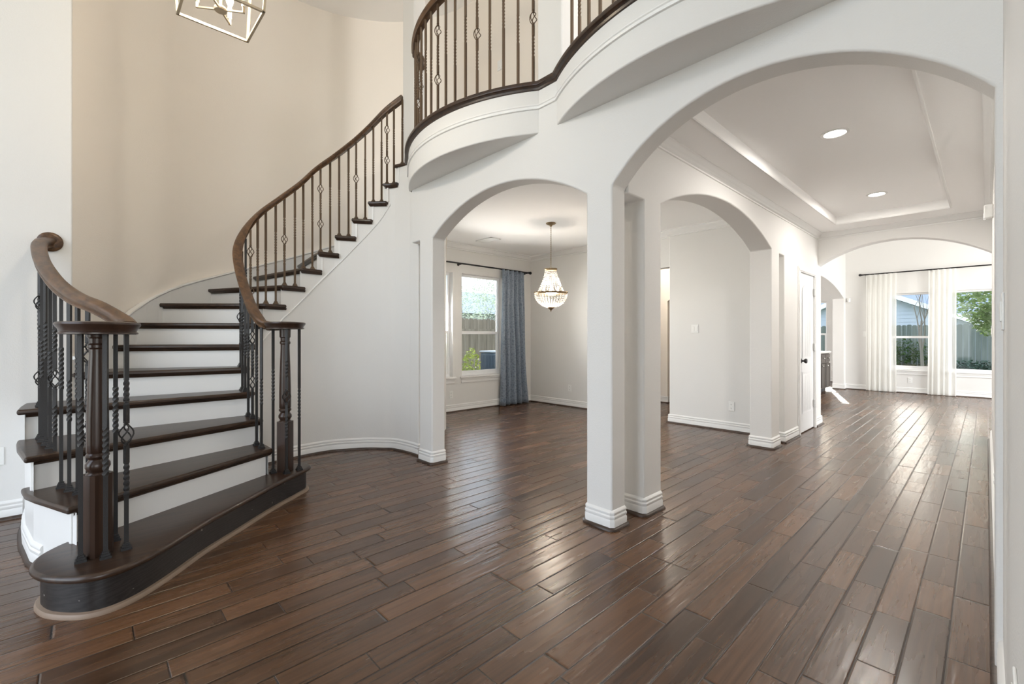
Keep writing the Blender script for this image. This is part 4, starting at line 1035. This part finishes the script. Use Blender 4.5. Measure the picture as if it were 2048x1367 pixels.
for i in range(32):                                            # lower bowl
    a = 2 * PI * i / 32
    for j in range(11):
        t = (j + 0.5) / 11; an = t * PI / 2 * 0.93; rad = RMID * math.cos(an); z = ZM - 0.014 - (abs(ZB_ - ZM) - 0.02) * math.sin(an)
        if j > 8 and i % 2: continue
        m.ball((rad * math.cos(a), rad * math.sin(a), z), 0.0088, 6, 4)
q = m.build('crystal_strands', M['crystal'], ch); q['kind'] = 'stuff'; q['label'] = 'strands of clear crystal beads'
MB().lathe([(0.002, ZB_ - 0.055), (0.006, ZB_ - 0.045), (0.010, ZB_ - 0.03), (0.045, ZB_ - 0.004), (0.048, ZB_ + 0.006), (0.01, ZB_ + 0.012)], (0, 0, 0), 24).build('finial', M['brass'], ch)
m = MB()
m.tube([(0, 0, ZT), (0, 0, ZM - 0.02)], 0.004, 8)
for i in range(4):
    a = PI / 4 + i * PI / 2; m.tube([(0, 0, ZM - 0.02), (0.05 * math.cos(a), 0.05 * math.sin(a), ZM - 0.03), (0.09 * math.cos(a), 0.09 * math.sin(a), ZM - 0.01), (0.09 * math.cos(a), 0.09 * math.sin(a), ZM + 0.02)], 0.004, 6)
m.build('lamp_arms', M['brass'], ch)
for i in range(4):
    a = PI / 4 + i * PI / 2; MB().lathe([(0.006, 0.02), (0.014, 0.035), (0.016, 0.05), (0.008, 0.075), (0.002, 0.09)], (0.09 * math.cos(a), 0.09 * math.sin(a), ZM), 12).build('bulb', M['bulb'], ch)
d = bpy.data.lights.new('chandelier_lamp', 'POINT'); d.energy = 17; d.color = (1.0, 0.90, 0.76); d.shadow_soft_size = 0.06
q = bpy.data.objects.new('chandelier_lamp', d); COL.objects.link(q); q.parent = ch; q.location = (0, 0, ZM + 0.10)
q = q.copy(); COL.objects.link(q); q.parent = ch; q.location = (0, 0, ZM - 0.07); q.data = d.copy(); q.data.energy = 20

# ------------------------------------------------------------------ open cage lantern in the foyer
LX, LY, LZ = -2.928, 0.548, 3.0
ln_ = empty('cage_lantern', (LX, LY, LZ)); tag(ln_, 'champagne metal open cage lantern with candle bulbs above the stairs', 'pendant light')
hb, ht, hh = 0.172, 0.205, 0.52; w = 0.0065
def strut(m, a, b, w=w):
    a, b = Vector(a), Vector(b); t = (b - a).normalized(); s = t.cross(Vector((0, 0, 1)))
    if s.length < 0.2: s = Vector((1, 0, 0))
    s.normalize(); u = s.cross(t); v = []
    for p in (a - t * w, b + t * w):
        for i, j in ((-1, -1), (1, -1), (1, 1), (-1, 1)): v.append(p + s * (i * w) + u * (j * w))
    m.add(v, [(3, 2, 1, 0), (4, 5, 6, 7), (0, 1, 5, 4), (1, 2, 6, 5), (2, 3, 7, 6), (3, 0, 4, 7)])
cs = ((-1, -1), (-1, 1), (1, 1), (1, -1))
m = MB()
for i in range(4):
    a, b = cs[i], cs[(i + 1) % 4]
    strut(m, (a[0] * hb, a[1] * hb, 0), (b[0] * hb, b[1] * hb, 0)); strut(m, (a[0] * ht, a[1] * ht, hh), (b[0] * ht, b[1] * ht, hh)); strut(m, (a[0] * hb, a[1] * hb, 0), (a[0] * ht, a[1] * ht, hh))
    strut(m, (a[0] * ht, a[1] * ht, hh), (0, 0, hh + 0.22))
m.build('cage', M['champagne'], ln_, smooth=False)
m = MB(); zc = 0.016
m.lathe([(0.030, -0.008), (0.032, 0.0), (0.030, 0.010), (0.010, 0.014)], (0, 0, zc), 20)
for i in range(4):
    a = i * PI / 2 + R(57); e = Vector((0.118 * math.cos(a), 0.118 * math.sin(a), zc)); strut(m, (0.02 * math.cos(a), 0.02 * math.sin(a), zc), e, 0.0045); m.box((e.x - 0.006, e.y - 0.006, zc - 0.004), (e.x + 0.006, e.y + 0.006, zc + 0.03))
strut(m, (0, 0, zc), (0, 0, hh + 0.22), 0.006)
m.build('candle_arms', M['champagne'], ln_, smooth=False)
for i in range(4):
    a = i * PI / 2 + R(57); x, y = 0.118 * math.cos(a), 0.118 * math.sin(a)
    MB().lathe([(0.011, 0.03), (0.011, 0.10), (0.009, 0.102)], (x, y, zc), 12).build('candle_sleeve', M['plate'], ln_)
    MB().lathe([(0.007, 0.10), (0.016, 0.118), (0.019, 0.135), (0.013, 0.165), (0.002, 0.195)], (x, y, zc), 14).build('bulb', M['bulb'], ln_)
MB().tube([(0, 0, hh + 0.22), (0, 0, CEIL - LZ - 0.02)], 0.006, 8).build('stem', M['champagne'], ln_)
MB().lathe([(0.07, CEIL - LZ - 0.002), (0.07, CEIL - LZ - 0.02), (0.02, CEIL - LZ - 0.035)], (0, 0, 0), 24).build('canopy', M['champagne'], ln_)
d = bpy.data.lights.new('lantern_lamp', 'POINT'); d.energy = 30; d.color = (1.0, 0.84, 0.64); d.shadow_soft_size = 0.10
q = bpy.data.objects.new('lantern_lamp', d); COL.objects.link(q); q.parent = ln_; q.location = (0, 0, zc + 0.16)

# ------------------------------------------------------------------ kitchen cabinet glimpsed past the hall wall
kc = empty('kitchen_cabinet', (-2.68, 11.4, 0)); ko = tuple(kc.location); tag(kc, 'dark wood kitchen cabinet with pale counter glimpsed beyond the hall', 'cabinet')
MB(ko).box((-3.0, 11.25, 0.09), (-2.42, 12.05, 0.85)).build('body', M['cab'], kc, bevel=0.004)
MB(ko).box((-2.96, 11.30, 0), (-2.48, 12.0, 0.09)).build('toe_kick', M['slot'], kc, smooth=False)
for y0, y1 in ((11.28, 11.64), (11.67, 12.03)):
    q = MB(ko).box((-2.42, y0, 0.66), (-2.40, y1, 0.82)).build('drawer', M['cab'], kc, bevel=0.004); MB(ko).ball((-2.385, (y0 + y1) / 2, 0.74), 0.016, 10, 8).build('knob', M['nickel'], q)
    q = MB(ko).box((-2.42, y0, 0.12), (-2.40, y1, 0.63)).box((-2.40, y0 + 0.0, 0.12), (-2.393, y0 + 0.06, 0.63)).box((-2.40, y1 - 0.06, 0.12), (-2.393, y1, 0.63)).build('cabinet_door', M['cab'], kc, bevel=0.003); MB(ko).ball((-2.375, y0 + 0.04, 0.58), 0.016, 10, 8).build('knob', M['nickel'], q)
q = MB().box((-3.03, 11.20, 0.852), (-2.385, 12.08, 0.885)).build('worktop', M['counter'], bevel=0.006); tag(q, 'pale stone worktop on the dark kitchen cabinet', 'worktop')

# ------------------------------------------------------------------ outdoors
def fence(name, p0, p1, top, mat, label, w=0.14, rails=True, side=1):
    e = empty(name, (p0[0], p0[1], -0.22)); off = tuple(e.location); tag(e, label, 'fence')
    a, b = Vector((p0[0], p0[1])), Vector((p1[0], p1[1])); L = (b - a).length; d = (b - a) / L; ang = math.atan2(d.y, d.x); n = int(L / w); rnd = random.Random(4)
    m = MB(off)
    for i in range(n):
        c = a + d * (w * (i + 0.5)); h = top + rnd.uniform(-0.015, 0.015); hw = w / 2 - 0.003; t = 0.008
        nv = Vector((-d.y, d.x)); pts = [(-hw, -0.22), (hw, -0.22), (hw, h - 0.03), (hw - 0.03, h), (-hw + 0.03, h), (-hw, h - 0.03)]
        v = [(*(c + d * x + nv * s), z) for s in (-t, t) for x, z in pts]
        m.add(v, [tuple(range(6))[::-1], tuple(range(6, 12))] + [(k, (k + 1) % 6, 6 + (k + 1) % 6, 6 + k) for k in range(6)])
    m.build('pickets', mat, e, smooth=False)
    nv = Vector((-d.y, d.x)) * side
    if rails:
        for z in (0.15, 0.78, 1.36):
            c = (a + b) / 2 + nv * 0.03; MB(off).obox((c.x, c.y, z), ang, L / 2, 0.018, 0.042).build('rail', mat, e, smooth=False)
    return e
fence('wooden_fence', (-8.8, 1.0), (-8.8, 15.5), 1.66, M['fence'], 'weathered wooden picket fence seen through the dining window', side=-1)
fence('wooden_fence', (-9.5, 21.0), (9.0, 21.0), 1.62, M['fence_shaded'], 'tall wooden fence coloured as in shade behind the far windows', rails=False)

ac = empty('air_conditioner', (-7.75, 6.98, -0.22)); ao = tuple(ac.location); tag(ac, 'dark slate air conditioner unit standing outside the dining window', 'air conditioner')
MB(ao).box((-8.08, 6.65, -0.20), (-7.42, 7.31, 0.845)).build('casing', M['ac'], ac, bevel=0.04, segs=3)
m = MB(ao)
for i in range(11): m.box((-7.421, 6.71 + i * 0.052, -0.12), (-7.412, 6.73 + i * 0.052, 0.78)); m.box((-8.03 + i * 0.052, 6.641, -0.12), (-8.01 + i * 0.052, 6.65, 0.78))
m.build('louvres', M['ac'], ac, smooth=False)
MB(ao).box((-8.10, 6.63, 0.845), (-7.40, 7.33, 0.885)).build('top_cover', M['ac_top'], ac, bevel=0.02)
MB(ao).box((-8.2, 6.52, -0.26), (-7.3, 7.42, -0.20)).build('pad', M['stucco'], ac, smooth=False)

def leaves(m, c, rad, n, size, rnd, hollow=0.0):
    v = []; f = []
    for _ in range(n):
        while True:
            p = Vector((rnd.uniform(-1, 1), rnd.uniform(-1, 1), rnd.uniform(-1, 1)))
            if hollow < p.length < 1: break
        p = Vector((c[0] + p.x * rad[0], c[1] + p.y * rad[1], c[2] + p.z * rad[2])); s = size * rnd.uniform(0.6, 1.3)
        a = Vector((rnd.uniform(-1, 1), rnd.uniform(-1, 1), rnd.uniform(-0.6, 0.6))).normalized(); b = a.cross(Vector((rnd.uniform(-1, 1), rnd.uniform(-1, 1), rnd.uniform(-1, 1)))).normalized()
        k = len(v); v += [p - a * s, p + b * s * 0.42, p + a * s, p - b * s * 0.42]; f.append((k, k + 1, k + 2, k + 3))
    return m.add(v, f)
def branch(m, p, d, L, r, depth, rnd, spread=0.5):
    pts = [Vector(p)]; rad = [r]; q = Vector(p); dd = Vector(d).normalized()
    for i in range(4):
        q = q + dd * (L / 4); dd = (dd + Vector((rnd.uniform(-1, 1), rnd.uniform(-1, 1), rnd.uniform(-0.3, 0.6))) * 0.13).normalized(); pts.append(q.copy()); rad.append(r * (1 - 0.13 * (i + 1)))
    m.tube(pts, rad, 6)
    if depth > 0:
        for _ in range(3):
            i = rnd.randint(2, 4); nd = (dd + Vector((rnd.uniform(-1, 1), rnd.uniform(-1, 1), rnd.uniform(-0.1, 0.8))) * spread).normalized()
            branch(m, pts[i], nd, L * 0.72, rad[i] * 0.6, depth - 1, rnd, spread)
def tree(name, loc, label, h, trunk_r, crown, leaf, nleaf, lsize, seed, depth=3, hollow=0.0):
    rnd = random.Random(seed); e = empty(name, loc); tag(e, label, 'tree')
    m = MB(); branch(m, (0, 0, -0.02), (0.05, 0, 1), h * 0.42, trunk_r, depth, rnd, 0.75); m.build('trunk', M['bark'], e)
    if crown:
        m = MB()
        for c, r_, k in crown: leaves(m, c, r_, int(nleaf * k), lsize, rnd, hollow)
        m.build('crown', leaf, e, smooth=False)['kind'] = 'stuff'
    return e
tree('flowering_tree', (-11.9, 10.75, -0.22), 'pale leafy tree above the fence seen through the dining window', 5.2, 0.09, [((0.2, 0.3, 3.7), (1.5, 1.5, 1.3), 1.0), ((0.8, -0.9, 2.9), (1.0, 1.0, 0.7), 0.4)], M['leaf_pale'], 1500, 0.05, 11, hollow=0.35)
tree('dark_tree', (-15.9, 12.9, -0.22), 'grey green bushy tree farther behind the dining window fence', 4.2, 0.09, [((0, 0, 2.9), (1.7, 1.9, 0.9), 1.0)], M['leaf_pale'], 1700, 0.065, 12)
tree('bare_tree', (-1.35, 18.2, -0.22), 'bare branching young tree behind the left far window', 4.6, 0.055, None, None, 0, 0, 21, depth=4)
tree('evergreen_tree', (0.50, 17.3, -0.22), 'leafy green tree overhanging the right far window', 4.5, 0.08, [((-0.25, 0.0, 2.65), (1.15, 0.8, 0.95), 1.0), ((0.0, -0.1, 1.85), (0.85, 0.6, 0.5), 0.55)], M['leaf_lit'], 5200, 0.055, 31)
tree('sun_blocker_tree', (-5.3, 20.3, -0.22), 'unseen tree added to keep sun off the far windows', 5.0, 0.14, [((2.25, 0.1, 5.3), (1.6, 1.0, 1.6), 1.0)], M['leaf'], 3200, 0.16, 41)  # out of view; crown set high to block sun from the far windows
sh = empty('lime_shrub', (-6.85, 5.42, -0.22)); tag(sh, 'lime green shrub at the dining window foot', 'shrub'); rnd = random.Random(9)
leaves(MB(), (0, 0, 0.60), (0.20, 0.20, 0.62), 900, 0.036, rnd).build('foliage', M['leaf_lime'], sh, smooth=False); m = MB()
for i in range(7): m.tube([(0, 0, 0), (rnd.uniform(-0.1, 0.1), rnd.uniform(-0.1, 0.1), 0.5), (rnd.uniform(-0.2, 0.2), rnd.uniform(-0.2, 0.2), 1.0)], 0.008, 5)
m.build('stems', M['bark'], sh)
hd = empty('clipped_hedge', (0.2, 20.2, -0.22)); tag(hd, 'low dark green hedge under the right far window fence', 'hedge'); rnd = random.Random(10)
m = MB()
for i in range(14): leaves(m, (-1.0 + i * 0.2, 0, 0.36), (0.25, 0.35, 0.34), 220, 0.055, rnd)
m.build('foliage', M['hedge'], hd, smooth=False)
dg = empty('dry_ornamental_grass', (-2.05, 19.95, -0.22)); tag(dg, 'tan dry grasses along the fence behind the left far window', 'grass'); m = MB(); rnd = random.Random(15)
for i in range(900):
    x, y = rnd.uniform(-1.1, 0.9), rnd.uniform(-0.3, 0.3); hgt = rnd.uniform(0.25, 0.60); lx, ly = rnd.uniform(-0.15, 0.15), rnd.uniform(-0.15, 0.15); w_ = 0.008
    m.add([(x - w_, y, 0), (x + w_, y, 0), (x + lx, y + ly, hgt)], [(0, 1, 2)])
m.build('blades', M['dry'], dg, smooth=False); dg['kind'] = 'stuff'
gs = empty('garden_shrub', (-2.05, 20.76, -0.22)); tag(gs, 'loose green shrub against the fence above the dry grasses', 'shrub'); rnd = random.Random(16)
leaves(MB(), (0.1, 0, 0.85), (1.0, 0.17, 0.5), 700, 0.06, rnd).build('foliage', M['leaf'], gs, smooth=False)

# neighbour house behind the far fence: gable end with lap siding, rake board, a taller roof behind
nh = empty('neighbour_house', (-3.0, 27.0, -0.22)); no_ = tuple(nh.location); tag(nh, 'grey sided neighbour house with shingle roof beyond the far fence', 'house')
def rake(x): return 2.97 - (x + 3.0) * 0.475
poly = [(-9.0, -0.2), (-0.2, -0.2), (-0.2, rake(-0.2)), (-3.9, rake(-3.9)), (-7.6, rake(-0.2)), (-9.0, 1.2)]
MB(no_).prism(poly, 27.0, 33.0, 'Y').build('siding_wall', M['siding'], nh, smooth=False)
m = MB(no_)
z = 0.0
while z < 3.3:
    hw = (3.4 - z) / 0.475 - 0.25; xr = min(-0.2, -3.9 + hw); xl = max(-7.4, -3.9 - hw)
    if xr > xl: m.add([(xl, 26.985, z), (xr, 26.985, z), (xr, 26.998, z + 0.17), (xl, 26.998, z + 0.17), (xl, 26.998, z), (xr, 26.998, z)], [(0, 1, 2, 3), (0, 4, 5, 1)])
    z += 0.17
m.build('lap_boards', M['siding'], nh, smooth=False)
m = MB(no_)
for s in (1, -1):
    a = (-3.9, rake(-3.9) + 0.02); b = (-3.9 + s * 4.2, rake(0.3) + 0.02)
    m.add([(a[0], 26.6, a[1]), (b[0], 26.6, b[1]), (b[0], 26.6, b[1] + 0.22), (a[0], 26.6, a[1] + 0.22), (a[0], 33, a[1]), (b[0], 33, b[1]), (b[0], 33, b[1] + 0.22), (a[0], 33, a[1] + 0.22)], [(0, 1, 2, 3), (4, 7, 6, 5), (0, 4, 5, 1), (1, 5, 6, 2), (2, 6, 7, 3), (3, 7, 4, 0)])
m.build('rake_board', M['vinyl'], nh, smooth=False)
m = MB(no_); m.prism([(33.0, -0.2), (40.0, -0.2), (40.0, 2.4), (36.5, 4.05), (33.0, 2.2)], -9.5, 6.5, 'X'); m.build('rear_wing', M['roof'], nh, smooth=False)
# pale houses beyond the dining window fence
h2 = empty('neighbour_house', (-20, 17.5, -0.22)); ho = tuple(h2.location); tag(h2, 'pale neighbour house behind the fence and trees of the dining window', 'house')
MB(ho).box((-24, 12.0, -0.2), (-19.0, 23.0, 2.45)).build('house_wall', M['stucco'], h2, smooth=False)
MB(ho).prism([(-24.4, 2.45), (-18.6, 2.45), (-21.5, 3.9)], 11.6, 23.4, 'Y').build('roof', M['roof'], h2, smooth=False)
MB(ho).box((-19.01, 15.4, 0.9), (-18.97, 16.4, 2.1)).build('window', M['ac'], h2, smooth=False)
# unseen wing added to keep the sun off the dining windows
MB().box((-7.2, 7.95, -0.22), (-6.02, 14.6, 5.4)).build('wall_sun_blocker', M['stucco'], kind='structure', smooth=False)
MB().box((-7.2, 3.8, CEIL + 0.1), (3.8, 14.7, CEIL + 0.2)).build('ceiling_roof', M['roof'], kind='structure', smooth=False)
# string of bulbs outside the far windows
sl = empty('string_light', (-0.9, 15.4, 2.6)); slo = tuple(sl.location); tag(sl, 'string of patio bulbs hanging outside the far windows', 'string light')
pts = [(-2.4 + i * 0.2, 15.4, 2.33 + 0.012 * (i - 8) ** 2 * 0.2) for i in range(17)]
MB(slo).tube(pts, 0.006, 5).build('cable', M['black'], sl)
for i in (3, 9, 13):
    x, y, z = pts[i]; q = MB(slo).lathe([(0.016, 0), (0.018, -0.07), (0.012, -0.075)][::-1], (x, y, z), 10).build('bulb_socket', M['black'], sl); MB(slo).ball((x, y, z - 0.11), 0.036, 10, 8).build('glass_bulb', M['plate'], q)
# window light guides for the sky
def portal(loc, direction, w, h):
    d = bpy.data.lights.new('sky_portal', 'AREA'); d.shape = 'RECTANGLE'; d.size = w; d.size_y = h; d.energy = 1.0
    d.cycles.is_portal = True
    o = bpy.data.objects.new('sky_portal', d); COL.objects.link(o); o.location = loc; o.rotation_euler = Vector(direction).to_track_quat('-Z', 'Z').to_euler()
portal((-6.05, (W1[0] + W1[1]) / 2, 1.4), (1, 0, 0), 0.95, 1.75); portal((-6.05, (W2[0] + W2[1]) / 2, 1.4), (1, 0, 0), 0.75, 1.75)
portal((-1.13, YF + 0.17, 1.32), (0, -1, 0), 0.75, 1.7); portal((-0.19, YF + 0.17, 1.32), (0, -1, 0), 0.75, 1.7); portal((-3.28, 14.67, 1.4), (0, -1, 0), 0.7, 1.6)
